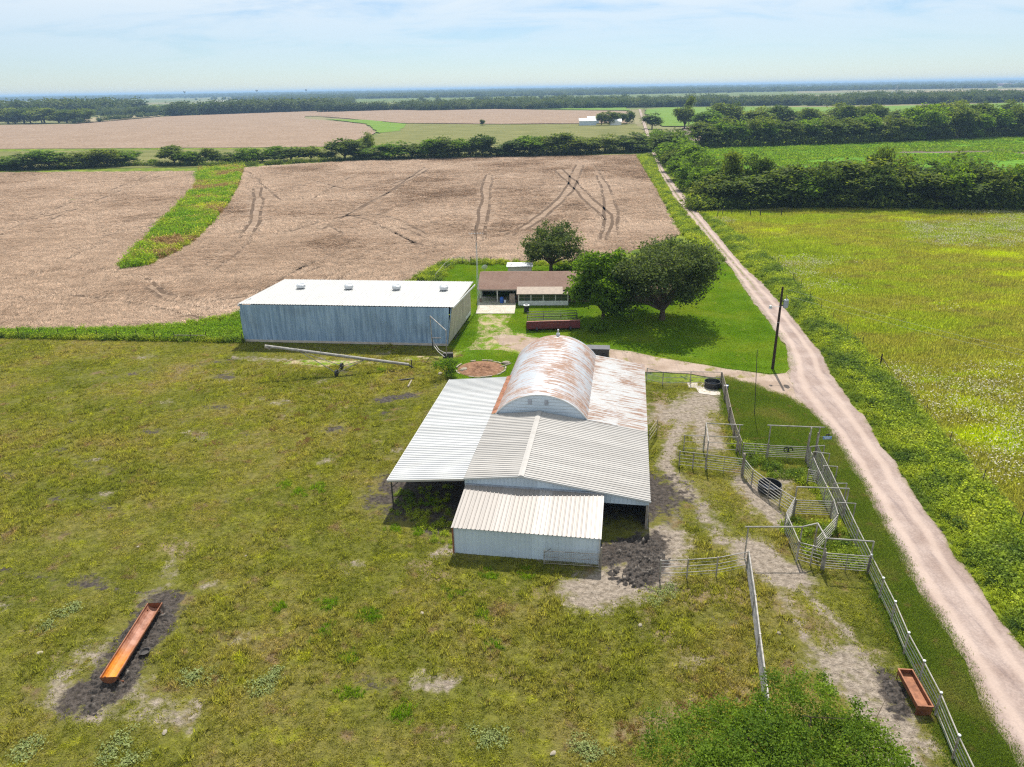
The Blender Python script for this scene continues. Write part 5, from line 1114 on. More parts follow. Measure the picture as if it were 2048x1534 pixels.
# ------------------------------------------------------------------ tanks, troughs, small yard things
def yard():
    def tank(p, r, h, label):
        t = thing('stock_tank', label, 'water tank', (p[0], p[1], .02))
        MB().lathe([(r * .93, 0), (r, .08), (r * .98, h * .45), (r * 1.02, h * .5), (r * .99, h * .55), (r, h - .04), (r * 1.03, h), (r * .97, h), (r * .93, .06)], n=30).build('wall', M['black'], t)
        m = MB(); m.lathe([(0, h * .35), (r * .95, h * .35)], n=30); m.build('water', M['water'], t)
    sl = sheet('tank_slab', [(19.14,71.39),(22.80,71.23),(21.80,68.00),(21.09,67.90),(19.67,68.48),(19.68,69.83),(18.90,70.14)], .03, M['concrete'], .4, .06, 41)
    tank((21.49,70.16), .84, .66, 'round black stock tank on the concrete slab by the driveway')
    tank((20.39,48.95), .90, .62, 'round black stock tank behind the diagonal pen fence')
    t = thing('feed_tub', 'small blue tub outside the plank fence by the driveway', 'tub', (*(22.76,69.56), 0)); MB().lathe([(0, .01), (.25, .01), (.30, .45), (.27, .45), (.23, .06), (0, .06)], n=16).build('body', M['navy'], t); MB().lathe([(0, .40), (.28, .40)], n=16).build('contents', M['white'], t)
    # long half-round trough
    a = (-22.31,29.77); b = (-22.54,35.84); d = math.atan2(b[1] - a[1], b[0] - a[0]); L = math.hypot(b[0] - a[0], b[1] - a[1])
    T = thing('feed_trough', 'long rusty orange half-pipe feed trough in the mud at left', 'trough', (a[0], a[1], 0), d - R(90))
    w, zt = .44, .62; m = MB(); n_ = 10; pts = []
    for y in (0, L):
        for k in range(n_ + 1): t = R(180 + 18 * k); pts.append((w * math.cos(t), y, zt + .40 * math.sin(t)))
    m.add(pts, [(k, k + 1, n_ + 2 + k, n_ + 1 + k) for k in range(n_)]); m.build('trough_shell', M['trough_floor'], T)
    m = MB(); m.add([(x * 1.04, y, z - .02) for x, y, z in pts], [(k, n_ + 1 + k, n_ + 2 + k, k + 1) for k in range(n_)]); m.build('outer_shell', M['rust_dark'], T)
    for s in (-1, 1): MB().beam((s * w, 0, zt), (s * w, L, zt), .05, .06).build('rim', M['rust_mid'], T)
    for y in (.0, L):
        m = MB(); arc = [(w * 1.03 * math.cos(R(180 + 18 * k)), zt + .42 * math.sin(R(180 + 18 * k))) for k in range(11)]; arc = [(x, z) for x, z in arc]
        m.add([(x, y - .02, z) for x, z in arc] + [(x, y + .02, z) for x, z in arc], [tuple(range(11)), tuple(range(21, 10, -1))]); m.build('end_plate', M['rust_dark'], T)
    for y in (.25, L - .35):
        for s in (-1, 1): MB().tube((s * .42, y, 0), (s * .34, y, .45), .04).build('leg', M['rust_dark'], T)
        MB().tube((-.6, y, .06), (.6, y, .06), .045).build('skid', M['rust_dark'], T)
    t = thing('feed_pan', 'worn grey rubber feed pan lying beside the long trough', 'pan', (*(-21.53,32.14), .06)); MB().lathe([(0, .0), (.22, 0), (.30, .16), (.27, .16), (.2, .04), (0, .04)], n=16).build('pan', M['dark'], t)
    # rectangular trough
    a = (20.75,26.88); b = (21.02,29.55); d = math.atan2(b[1] - a[1], b[0] - a[0]); L = math.hypot(b[0] - a[0], b[1] - a[1]) - .2
    T = thing('feed_trough', 'short rectangular rusty red trough against the road fence', 'trough', (a[0], a[1], 0), d - R(90)); hw = .36; z0, z1 = .38, .66
    MB().box((0, L / 2, z0), (2 * hw, L, .03)).build('floor', M['rust_mid'], T)
    for s in (-1, 1): MB().box((s * hw, L / 2, (z0 + z1) / 2), (.03, L, z1 - z0)).build('side', M['rust_dark'], T); MB().box((s * hw, L / 2, z1 + .015), (.07, L + .06, .04)).build('rim', M['rust_mid'], T)
    for y in (0, L): MB().box((0, y, (z0 + z1) / 2), (2 * hw, .03, z1 - z0)).build('end', M['rust_dark'], T); MB().box((0, y, z1 + .012), (2 * hw, .07, .04)).build('rim', M['rust_mid'], T)
    MB().box((0, .02, .2), (2 * hw, .04, .4)).build('end_apron', M['rust_dark'], T)
    for x in (-hw, hw):
        for y in (.05, L - .05): MB().tube((x, y, 0), (x, y, z0), .03).build('leg', M['rust_dark'], T)
    # utility pole
    pb = (29.69,75.09); P = thing('utility_pole', 'dark wooden utility pole with grey transformer at the driveway corner', 'utility pole', (*pb, 0))
    MB().tube((0, 0, 0), (-.05, .1, 9.55), .17, .11, n=12).build('pole', M['creosote'], P)
    MB().lathe([(0, 7.25), (.24, 7.25), (.27, 7.35), (.27, 8.05), (.24, 8.15), (.08, 8.2), (.08, 8.3), (0, 8.3)], (.48, -.05, 0), 16).build('transformer', M['grey'], P); trf = P.children[-1]
    MB().tube((.48, -.05, 8.3), (.5, -.05, 8.65), .05, .03, n=8).build('bushing', M['stone'], trf); MB().box((.2, .0, 8.0), (.3, .08, .12)).build('bracket', M['dark'], P); MB().box((.2, .0, 7.5), (.3, .08, .12)).build('bracket', M['dark'], P)
    MB().tube((-1.1, 0, 7.35), (0, 0, 7.35), .03).build('lamp_arm', M['galv'], P); MB().lathe([(0, 7.55), (.12, 7.5), (.14, 7.3), (.2, 7.2), (0, 7.2)], (-1.15, 0, 0), 12).build('yard_lamp', M['galv'], P); MB().tube((0, -.15, 5.6), (-.25, -.2, 5.6), .02).build('wire_hook', M['galv'], P)
    for q in ((.5, 0, 9.3), (.48, -.05, 8.6)):
        m = MB(); e = Vector((32, -42, 8.6 - q[2] + 1.2)); s0 = Vector(q); pr = s0
        for k in range(1, 13): t = k / 12; c = s0 + (e) * t - Vector((0, 0, 4 * 1.0 * t * (1 - t))); m.tube(pr, c, .005, n=4, cap=False); pr = c
        m.build('power_line', M['galv'], P)
    t = thing('pipe_mast', 'thin dark upright pipe standing on grass beside the driveway mouth', 'pole', (*(23.75,63.00), 0)); MB().tube((0, 0, 0), (-.5, .1, 6.8), .035, .03, n=8).build('pipe', M['dark'], t)
    # right fence: t-posts and wire
    pts = [(51.12,175.42),(53.79,181.92),(50.75,163.25),(50.06,153.15),(49.35,147.76),(49.35,144.15),(48.45,137.94),(48.41,134.32),(47.62,124.48),(47.23,119.68),(45.91,112.65),(45.79,108.92),(44.55,102.15),(43.91,96.56),(43.73,92.13),(42.98,86.26),(42.54,80.99),(41.61,74.55),(40.80,68.53),(39.61,61.48),(38.57,55.65),(37.27,48.87),(36.24,42.87),(35.28,36.88)][2:]
    F = thing('wire_fence', 'wire fence on steel posts between the roadside weeds and meadow', 'fence', on(pts[0]))
    for i, p in enumerate(pts):
        q = on(p) - F.location
        if i == 15:
            MB().tube(q, q + Vector((0, 0, 1.8)), .08, n=8).build('brace_post', M['creosote'], F); MB().tube(q + Vector((0, 0, 1.4)), q + Vector((-1.1, 1.3, 0)), .03).build('brace', M['dark'], F); MB().tube(q + Vector((0, 0, 1.4)), q + Vector((.9, -1.1, 0)), .03).build('brace', M['dark'], F)
        else:
            MB().box(q + Vector((0, 0, .8)), (.05, .04, 1.6)).build('post', M['dark'], F)
    wires(F, pts, (.35, .7, 1.05, 1.4), .006, 'dark')
    # left boundary fence
    pts = [(-77.79,92.27),(-72.00,91.76),(-66.46,91.47),(-63.33,91.10),(-60.58,90.65),(-58.09,90.53),(-54.99,89.85),(-52.15,89.51),(-49.50,89.37),(-46.92,88.94),(-44.24,88.70),(-41.98,88.49),(-39.95,88.49),(-34.79,87.24)]
    F = thing('wire_fence', 'old wire fence on dark posts between the pasture and brown field', 'fence', on(pts[0]))
    for p in pts: q = on(p) - F.location; MB().tube(q, q + Vector((0, 0, 1.25)), .05, n=6).build('post', M['creosote'], F)
    wires(F, pts, (.3, .6, .9, 1.15), .006, 'dark'); MB().tube(on(pts[10], .75) - F.location, on(pts[12], .7) - F.location, .05).build('rail', M['wood'], F)
    # back yard fence
    pts = [(-12.59,117.81),(-11.69,125.62),(-10.42,130.64),(-8.83,130.53),(-7.25,130.41)]; F = pipe_fence('pipe_fence', 'low pale pipe fence at the far left corner of the lawn', pts, 1.2, 2, low=.45); mesh_wire(F, pts[2], pts[4], .1, 1.15, 20, 5)
    pts = [(-7.25,130.41),(-3.52,129.74),(1.83,128.95),(9.15,128.42),(25.57,128.03),(38.09,130.38)]; F = thing('wire_fence', 'wire fence along the back edge of the lawn', 'fence', on(pts[0]))
    for p in pts: q = on(p) - F.location; MB().tube(q, q + Vector((0, 0, 1.3)), .06, n=6).build('post', M['creosote'], F)
    wires(F, pts, (.4, .8, 1.15), .006, 'dark')
    # meadow corner gate and posts
    pts = [(59.03,176.10),(61.41,175.87),(66.63,176.08)]; F = pipe_fence('pipe_fence', 'dark brace panel at the tree edge of the meadow', pts, 1.7, 2, mat='dark', pmat='dark', pr=.12, low=.9)
    pts = [(51.08,176.16),(53.08,178.93),(55.26,178.71)]; F = pipe_fence('pipe_fence', 'corner brace of the meadow fence beside the road', pts, 1.8, 1, mat='dark', pmat='dark', pr=.09, low=1.4); 
    # grain auger: low end at right, tube rising to the left
    lo = on((-11.95,76.98), .55); hi = Vector((-27.75, 75.6, 3.6))
    A = thing('grain_auger', 'long grey grain auger resting on two wheels in front of the shed', 'farm implement', (lo.x, lo.y, 0)); o0 = A.location; a, b = lo - o0, hi - o0
    MB().tube(a, b, .17, n=10).build('tube', M['pipe_pale'], A); MB().tube(b, b + (b - a).normalized() * -.6 + Vector((0, 0, -.25)), .2, .16, n=10).build('spout', M['pipe'], A)
    w0 = on((-19.82,77.33)) - o0; w1 = on((-19.93,75.15)) - o0
    for c in (w0, w1): MB().tube(c + Vector((-.1, .02, .38)), c + Vector((.1, -.02, .38)), .38, n=16).build('wheel', M['black'], A)
    MB().tube(w0 + Vector((0, 0, .38)), w1 + Vector((0, 0, .38)), .05).build('axle', M['dark'], A)
    f1, f2 = a.lerp(b, .30), a.lerp(b, .78)
    for c in (w0, w1):
        MB().tube(c + Vector((0, 0, .38)), f1, .04).build('support_arm', M['pipe'], A); MB().tube(c + Vector((0, 0, .38)), f2, .04).build('support_arm', M['pipe'], A)
    k1 = a.lerp(b, .62) + Vector((0, 0, .7)); MB().tube(a.lerp(b, .62), k1, .03).build('truss_post', M['pipe'], A)
    MB().tube(a.lerp(b, .35), k1, .012, n=4).build('truss_cable', M['dark'], A); MB().tube(k1, a.lerp(b, .9), .012, n=4).build('truss_cable', M['dark'], A)
    for s in (-.2, .2): MB().tube(a + Vector((.35, s, -.5)), a + Vector((.35, s, .55)), .03).build('intake_guard', M['dark'], A)
    MB().tube(a + Vector((.35, -.2, .55)), a + Vector((.35, .2, .55)), .03).build('intake_guard', M['dark'], A); MB().tube(a + Vector((-.1, 0, 0)), a + Vector((.55, 0, -.45)), .10).build('intake', M['dark'], A)
    # bent pipe frame standing at the shed corner
    y0 = 82.0; T = thing('bent_frame', 'tall bent pipe frame standing at the near corner of the shed', 'pipe frame', ((-9.63,82.00,0.16)[0], 82.0, 0)); o0 = T.location
    L1 = [((-9.72,82.00,4.83), (-9.68,82.00,1.53)), ((-9.72,82.00,4.83), (-7.65,79.50,3.79)), ((-7.65,79.50,3.79), (-7.76,79.50,0.60)), ((-9.65,82.00,2.04), (-8.50,81.50,2.19))]
    for a, b in L1: MB().tube(Vector(a) - o0, Vector(b) - o0, .055).build('pipe', M['pipe'], T)
    for (p, q, r_) in (((-9.52,81.80,1.72), (-8.73,80.60,0.98), (-7.81,79.60,0.88)), ((-9.38,81.30,1.25), (-8.84,80.40,0.86), (-7.98,79.30,0.55))):
        MB().tube(Vector(p) - o0, Vector(q) - o0, .05).build('curved_pipe', M['pipe_pale'], T); MB().tube(Vector(q) - o0, Vector(r_) - o0, .05).build('curved_pipe', M['pipe_pale'], T)
    a = Vector((*(-7.86,80.43), 0)) - o0; MB().box(a + Vector((.2, .2, .3)), (1.2, .5, .6)).build('base_box', M['dark'], T); b = Vector((*(-9.78,83.36), 0)) - o0; MB().tube(b, b + Vector((0, 0, 1.5)), .06).build('leg', M['dark'], T)
    # dark boxes: small roofed crate behind the arched roof
    c = (10.42,80.25); t = thing('utility_trailer', 'small dark covered trailer behind the arched barn roof', 'trailer', (c[0], c[1], 0), R(-8)); MB().box((0, 0, .68), (2.6, 1.3, .75)).build('box', M['dark'], t); MB().box((0, 0, 1.1), (2.75, 1.45, .1)).build('lid', M['slate'], t)
    for x in (-.7, .7):
        for y in (-.7, .7): MB().tube((x, y - .08, .3), (x, y + .08, .3), .3, n=14).build('wheel', M['black'], t)
    # round flower bed with edging
    c = np.array((-3.56,76.60)); a, b = 2.75, 2.55; rng = np.random.default_rng(2); n_ = 40; V = [(0, 0, .22)]; F = []
    for j in range(1, 9):
        for k in range(n_):
            t = 2 * math.pi * k / n_; r = j / 8; V.append((a * r * math.cos(t), b * r * math.sin(t), .24 * (1 - r ** 3) * (.7 + .6 * rng.uniform()) + .02))
    F = [(0, 1 + k, 1 + (k + 1) % n_) for k in range(n_)] + [(1 + (j - 1) * n_ + k, 1 + j * n_ + k, 1 + j * n_ + (k + 1) % n_, 1 + (j - 1) * n_ + (k + 1) % n_) for j in range(1, 8) for k in range(n_)]
    me = bpy.data.meshes.new('soil'); me.from_pydata(V, [], F); me.materials.append(M['bed']); T = thing('garden_bed', 'round bare garden bed with pale edging beside the barn', 'garden bed', (c[0], c[1], 0)); link('soil', me, T)
    for k in range(26):
        t = 2 * math.pi * k / 26
        if k in (1, 2, 7, 9, 10, 13, 16, 17, 22): continue
        m = MB(); m.box((0, 0, .10), (.62, .16, .22)); o = m.build('edging_block', M['stone'], T); o.location = ((a + .1) * math.cos(t), (b + .1) * math.sin(t), rng.uniform(-.14, -.03)); o.rotation_euler = (0, 0, math.atan2(b * math.cos(t), -a * math.sin(t)) + rng.uniform(-.1, .1))
    # stones
    def stone(p, s, label, seed):
        r_ = np.random.default_rng(seed); m = MB(); m.lathe([(0, -.1), (.8, 0), (1., .25), (.7, .5), (.25, .62), (0, .62)], n=9); m.v = [(x * s * (1 + r_.uniform(-.2, .2)), y * s * .75 * (1 + r_.uniform(-.2, .2)), z * s) for x, y, z in m.v]
        o = m.build('stone', M['stone'], None, (p[0], p[1], 0)); o.rotation_euler = (0, 0, r_.uniform(0, 6)); tag(o, label, 'stone', 'pale stones lying about')
    for i, (p, s, l) in enumerate((((-5.51,76.21), .55, 'large tan flat stone at the left edge of the garden bed'), ((-0.67,78.24), .5, 'pale flat stone lying right of the garden bed'), ((-8.19,75.24), .35, 'pale stone under the shrub by the garden bed'), ((-27.76,32.32), .20, 'small pale stone left of the long trough'), ((-17.95,26.64), .17, 'pale stone below the muddy ground around the long trough'), ((-27.03,42.70), .11, 'tiny white stone in grass above the long trough'),
                                   ((-5.82,35.20), .16, 'pale pinkish stone in the grass left of the front shed shadow'), ((7.47,33.82), .17, 'pale stone in grass below the muddy barn corner'), ((1.70,25.00), .17, 'white stone in grass near the bottom edge'), ((15.53,32.96), .15, 'pale stone between wheel ruts in the long paddock'), ((-18.84,41.42), .11, 'tiny white stone in the open pasture right of the long trough'))):
        stone(p, s, l, i + 50)
    for i, (p, q, l) in enumerate((((-12.77,73.35), (-10.99,73.86), 'dark weathered log lying flat in pasture behind the lean-to'), ((-11.35,71.42), (-11.20,73.28), 'short pale post lying in the pasture behind the lean-to'), ((-1.36,76.81), (-0.08,78.05), 'pale split board lying right of the garden bed'))):
        T = thing('log', l, 'log', on(p)); MB().tube((0, 0, .08), on(q) - on(p) + Vector((0, 0, .08)), .10, .08, n=8).build('trunk', M['dark' if i == 0 else 'stone'], T)
yard()

# ------------------------------------------------------------------ trees
def tree_parts(seed, H, rx, lobes, clumps, per, leaf, base=.25, flat=1.0, sig=.55, trunk_r=.25, lean=0., spread=1.):
    """returns (crown V,F,lv, trunk MB); crown built of leaf clumps on several lobes, trunk with limbs"""
    rng = np.random.default_rng(seed); z0 = H * base; rz = (H - z0) / 2; cz = z0 + rz
    lc = []
    for i in range(lobes):
        a = 6.283 * (i + rng.uniform(-.3, .3)) / lobes; rr = rng.uniform(.38, .66) * spread; zz = rng.uniform(-.68, .62)
        lc.append((rx * rr * math.cos(a), rx * rr * math.sin(a), cz + rz * zz, rng.uniform(.34, .50) / spread ** .8))
    lc.append((0, 0, cz + rz * .38, .60)); lc.append((0, 0, cz - rz * .1, .62))
    P = []; C = []
    for k in range(clumps):
        l = lc[rng.integers(0, len(lc))]; d = rng.normal(0, 1, 3); d /= np.linalg.norm(d); d[2] = d[2] * .9 + .12
        f = rng.uniform(.55, 1.05); c = np.array([l[0] + d[0] * rx * l[3] * f + lean * (l[2] - z0), l[1] + d[1] * rx * l[3] * f, l[2] + d[2] * rz * l[3] * f * flat])
        c[2] = max(c[2], z0 * .8 + .2); C.append(c)
    V = []; F = []; lv = []; b = 0
    for c in C:
        r = sig * rng.uniform(.6, 1.3); n = max(4, int(per * rng.uniform(.5, 1.5)))
        v, f, _, l = leaves(rng, n, c, (r, r, r * .62), leaf, .35); V.append(v); F.append(f + b); b += len(v)
        lv.append(np.clip(l * .45 + rng.uniform(0, .55), 0, 1))
    t = MB(); fork = z0 + rz * .25
    t.tube((0, 0, -.1), (lean * .3, 0, fork), trunk_r, trunk_r * .7, n=9, cap=False)
    for l in lc:
        m1 = Vector((l[0] * .45, l[1] * .45, fork + (l[2] - fork) * .45 + rz * .05)); t.tube((lean * .3, 0, fork - .1), m1, trunk_r * .55, trunk_r * .35, n=6, cap=False); t.tube(m1, (l[0], l[1], l[2]), trunk_r * .35, trunk_r * .12, n=5, cap=False)
        for _ in range(2):
            e = Vector((l[0] + rng.normal(0, rx * .25), l[1] + rng.normal(0, rx * .25), l[2] + rng.normal(0, rz * .2))); t.tube((l[0], l[1], l[2]), e, trunk_r * .12, trunk_r * .04, n=4, cap=False)
    return np.vstack(V), np.vstack(F), np.concatenate(lv), t
def tree_meshes(nm, mat, **k):
    V, F, lv, t = tree_parts(**k)
    return mesh_np(nm + '_crown', V, F, M[mat], lv=lv), t.mesh(nm + '_trunk', M['bark'])
def plant(nm, label, cat, meshes, loc, rot=0., scl=(1, 1, 1), group=None):
    T = thing(nm, label, cat, loc, rot, group); T.scale = scl
    link('crown', meshes[0], T); link('trunk', meshes[1], T); return T
ORD = ['first', 'second', 'third', 'fourth', 'fifth', 'sixth', 'seventh', 'eighth', 'ninth', 'tenth', 'eleventh', 'twelfth', 'thirteenth', 'fourteenth', 'fifteenth', 'sixteenth', 'seventeenth', 'eighteenth', 'nineteenth', 'twentieth']
def nth(i):
    if i < 20: return ORD[i]
    n = i + 1; s = {1: 'st', 2: 'nd', 3: 'rd'}.get(n % 10, 'th') if n % 100 not in (11, 12, 13) else 'th'
    return '%d%s' % (n, s)

# by the house
m = tree_meshes('oak', 'leaf_dark', seed=1, H=9.4, rx=5.2, lobes=9, clumps=290, per=46, leaf=.21, base=.09, sig=.52, spread=1.2, trunk_r=.38)
plant('oak_tree', 'round dark green tree behind the house', 'tree', m, (*(7.08,121.01), 0))
m = tree_meshes('mulberry', 'leaf_light', seed=2, H=10.4, rx=4.4, lobes=8, clumps=310, per=46, leaf=.25, base=.0, sig=.52, spread=1.2, trunk_r=.30)
plant('mulberry_tree', 'bright light green leafy tree in front of the house', 'tree', m, (*(12.81,94.51), 0))
m = tree_meshes('live_oak', 'leaf_dark', seed=3, H=12.0, rx=7.5, lobes=15, clumps=640, per=50, leaf=.20, base=.0, sig=.62, spread=1.22, trunk_r=.45)
plant('oak_tree', 'largest dark green tree, right of the house on the lawn', 'tree', m, (*(20.93,94.06), 0))
m = tree_meshes('shrub', 'leaf_light', seed=4, H=2.0, rx=1.5, lobes=5, clumps=70, per=30, leaf=.09, base=.05, sig=.2, trunk_r=.05)
plant('flowering_shrub', 'green shrub with white blossoms left of the garden bed', 'shrub', m, (*(-7.40,74.60), 0))
m = tree_meshes('bush', 'leaf_light', seed=7, H=1.6, rx=1.6, lobes=5, clumps=60, per=24, leaf=.16, base=.02, sig=.25, trunk_r=.05)
plant('lawn_bush', 'low light green bush at the foot of the dark tree behind house', 'bush', m, (*(9.96,121.17), 0), scl=(1.6, 1, 1))
plant('lawn_bush', 'low bush among the shade below the light green tree', 'bush', m, (*(11.55,89.73), 0), .8)
# foreground tree, seen from above
m = tree_meshes('hackberry', 'leaf_fore', seed=5, H=4.9, rx=6.2, lobes=17, clumps=1300, per=120, leaf=.066, base=.28, sig=.26, spread=1.15, trunk_r=.28, flat=1.1)
plant('foreground_tree', 'feathery bright green tree rising from the bottom edge', 'tree', m, (10.9, 19.2, 0))

# shared prototypes for the belts
PROTO = [tree_meshes('belt%d' % i, 'leaf_belt', seed=20 + i, H=10., rx=(4.1, 3.6, 4.4, 3.3, 4.0)[i], lobes=(7, 6, 8, 6, 7)[i], clumps=(150, 130, 160, 120, 150)[i], per=34, leaf=.32, base=(.06, .10, .04, .12, .03)[i], sig=.55, trunk_r=.25) for i in range(5)]
PROTO_L = [(bpy.data.meshes.new_from_object if False else p)[0].copy() for p in PROTO]
for me in PROTO_L: me.materials[0] = M['leaf_light']
SLIM = tree_meshes('slim', 'leaf_belt', seed=40, H=10., rx=1.9, lobes=5, clumps=60, per=24, leaf=.30, base=.55, sig=.4, trunk_r=.16)
def belt(items, nm, what, group, seed, light=.2, slim=()):
    rng = random.Random(seed); order = sorted(items, key=lambda t: t[0] / t[1])
    for i, (x, y, h, w) in enumerate(order):
        k = rng.randrange(5); rx = (4.1, 3.6, 4.4, 3.3, 4.0)[k]; s = max(.18, w * .62 / (rx * 1.0)); ms = (PROTO_L[k] if rng.random() < light else PROTO[k][0], PROTO[k][1])
        if w < h * .45 and h > 8: ms = SLIM; s = max(.5, w / 4.)
        plant(nm, '%s tree from the left in %s' % (nth(i), what), 'tree', ms, (x, y, -.05), rng.uniform(0, 6.28), (s, s, max(h, 1.5) / 10. * 1.02), group)
CREEK = [(-231.9,328.3,6.3,13.9),(-222.6,331.0,5.5,14.0),(-212.7,329.5,7.0,13.9),(-204.3,330.3,7.8,14.0),(-195.8,331.0,6.6,11.7),(-188.6,334.2,6.6,12.9),(-181.2,335.2,7.7,14.2),(-176.3,341.2,6.1,12.0),(-162.3,338.9,2.6,3.3),(-151.5,337.1,8.2,11.9),(-144.7,336.0,5.8,10.6),(-139.1,337.3,5.8,10.7),(-135.2,339.0,6.9,7.2),(-128.8,340.2,4.8,10.8),(-123.6,341.7,3.9,7.2),(-118.7,340.8,6.5,9.6),(-114.2,344.8,4.0,9.7),(-109.6,348.9,6.5,9.8),(-101.5,347.5,6.4,14.7),(-92.6,348.4,6.2,11.0),(-85.1,349.6,4.5,7.4),(-77.1,350.7,9.2,14.8),(-73.0,389.3,10.1,7.7),(-69.0,351.8,4.7,12.4),(-60.5,350.3,4.0,9.9),(-53.6,351.6,7.8,14.9),(-45.5,352.7,6.3,12.4),(-37.0,351.2,8.5,11.1),(-31.2,352.7,9.4,14.9),(-23.5,354.0,8.1,11.2),(-18.3,355.7,6.4,8.8),(-12.3,354.6,9.7,11.2),(-5.1,355.9,5.0,12.5),(3.3,357.1,7.1,12.6),(10.5,358.4,8.7,15.1),(16.5,357.3,7.3,10.1),(23.8,358.7,9.8,13.9),(32.3,359.8,7.6,15.2),(39.8,361.2,6.2,11.4),(47.6,365.5,8.6,12.9),(50.8,361.9,3.7,3.8),(60.9,368.8,8.9,18.2),(66.9,370.6,4.0,13.0)]
belt(CREEK, 'creek_tree', 'the creek row behind the brown field', 'trees of the creek row', 1, .35)
ROADSIDE = [(54.4,196.9,7.4,8.3),(57.7,193.0,8.6,8.2),(54.8,208.3,8.4,8.1),(59.4,203.8,11.1,8.6),(55.8,225.5,8.2,7.9),(59.2,214.0,9.9,7.5),(58.7,251.0,7.9,8.0),(60.6,234.6,10.3,9.9),(61.8,277.3,7.7,7.8),(64.6,265.2,10.3,10.3),(66.6,311.5,8.0,8.8),(69.4,300.5,10.6,12.7),(70.9,346.9,6.2,8.6),(74.3,341.0,11.7,14.4),(79.2,340.1,10.8,12.0),(76.5,368.6,9.4,10.4),(75.2,381.4,9.7,9.4)]
belt(ROADSIDE, 'roadside_tree', 'the leafy row right of the road', 'trees right of the road', 2, .6)
_r = random.Random(9); it = []
for i in range(17):
    t = i / 16.; x0, y0 = (58.77,191.19); x1, y1 = (135.84,178.91)
    it.append((x0 + (x1 - x0) * t + _r.uniform(-1, 1), y0 + (y1 - y0) * t + _r.uniform(0, 2), _r.uniform(7, 12), _r.uniform(6, 12)))
    it.append((x0 + (x1 - x0) * t + _r.uniform(1, 4), y0 + (y1 - y0) * t + _r.uniform(5, 9), _r.uniform(8, 14), _r.uniform(6, 12)))
belt(it, 'belt_tree', 'the dense belt at the back of the meadow', 'trees of the belt behind the meadow', 3, .35)
it = []
for i in range(19):
    t = i / 18.; x0, y0 = (99.16,382.87); x1, y1 = (230.89,403.39)
    it.append((x0 + (x1 - x0) * t + _r.uniform(-3, 3), y0 + (y1 - y0) * t + _r.uniform(0, 8), _r.uniform(10, 15), _r.uniform(11, 17)))
x0, y0 = (226.61,400.53); x1, y1 = (316.19,424.05)
for i in range(10):
    t = i / 9.; it.append((x0 + (x1 - x0) * t, y0 + (y1 - y0) * t + _r.uniform(2, 14), _r.uniform(13, 18), _r.uniform(14, 19)))
belt(it, 'crop_belt_tree', 'the belt behind the green crop', 'trees of the belt behind the crop', 4, .25)
it = []
for i in range(24):
    t = i / 23.; x0, y0 = (135.17,528.48); x1, y1 = (380.44,517.36)
    it.append((x0 + (x1 - x0) * t + _r.uniform(-5, 5), y0 + (y1 - y0) * t + _r.uniform(-10, 45) , _r.uniform(11, 18), _r.uniform(13, 21)))
belt(it, 'crop_belt_tree', 'the rear, taller belt behind the green crop', 'trees of the rear belt behind the crop', 5, .05)
FARM = [(79.0,635.5,9.9,9.0),(85.9,633.2,10.6,11.6),(95.1,638.8,9.1,9.9),(105.1,653.6,10.1,8.3),(109.2,570.0,11.3,12.0)]
belt(FARM, 'farmyard_tree', 'the group beside the distant white barn', 'trees of the distant farmyard', 6, 0.)
plant('lone_tree', 'tall thin bare-trunked tree standing in the far green crop', 'tree', SLIM, (*(146.82,612.18), 0), 0, (2.2, 2.2, 2.15))
plant('dark_bush', 'single dark bush at the edge of the far wheat field', 'bush', PROTO[1], (*(-22.09,661.28), 0), 0, (.75, .75, .5))
it = []
for i in range(16):
    x, y = (-608.88,909.97); t = i / 15.; x1, y1 = (-505.06,885.33)
    it.append((x - 60 + (x1 - x + 60) * t, y + (y1 - y) * t + _r.uniform(0, 20), _r.uniform(12, 17), _r.uniform(22, 30)))
belt(it, 'grove_tree', 'the dark grove at the left edge beyond the fields', 'trees of the left grove', 7, 0.)
FT = [(-751.9,1427.9,7.8,14.1),(-663.5,1325.2,8.9,11.2),(-608.2,1246.6,10.6,10.5),(-620.0,1303.0,11.9,12.8),(-597.7,1291.6,13.4,18.2),(-613.0,1354.1,13.2,15.3)]
belt(FT, 'field_tree', 'the few standing in the pale field far left', 'trees in the far pale field', 8, 0.)

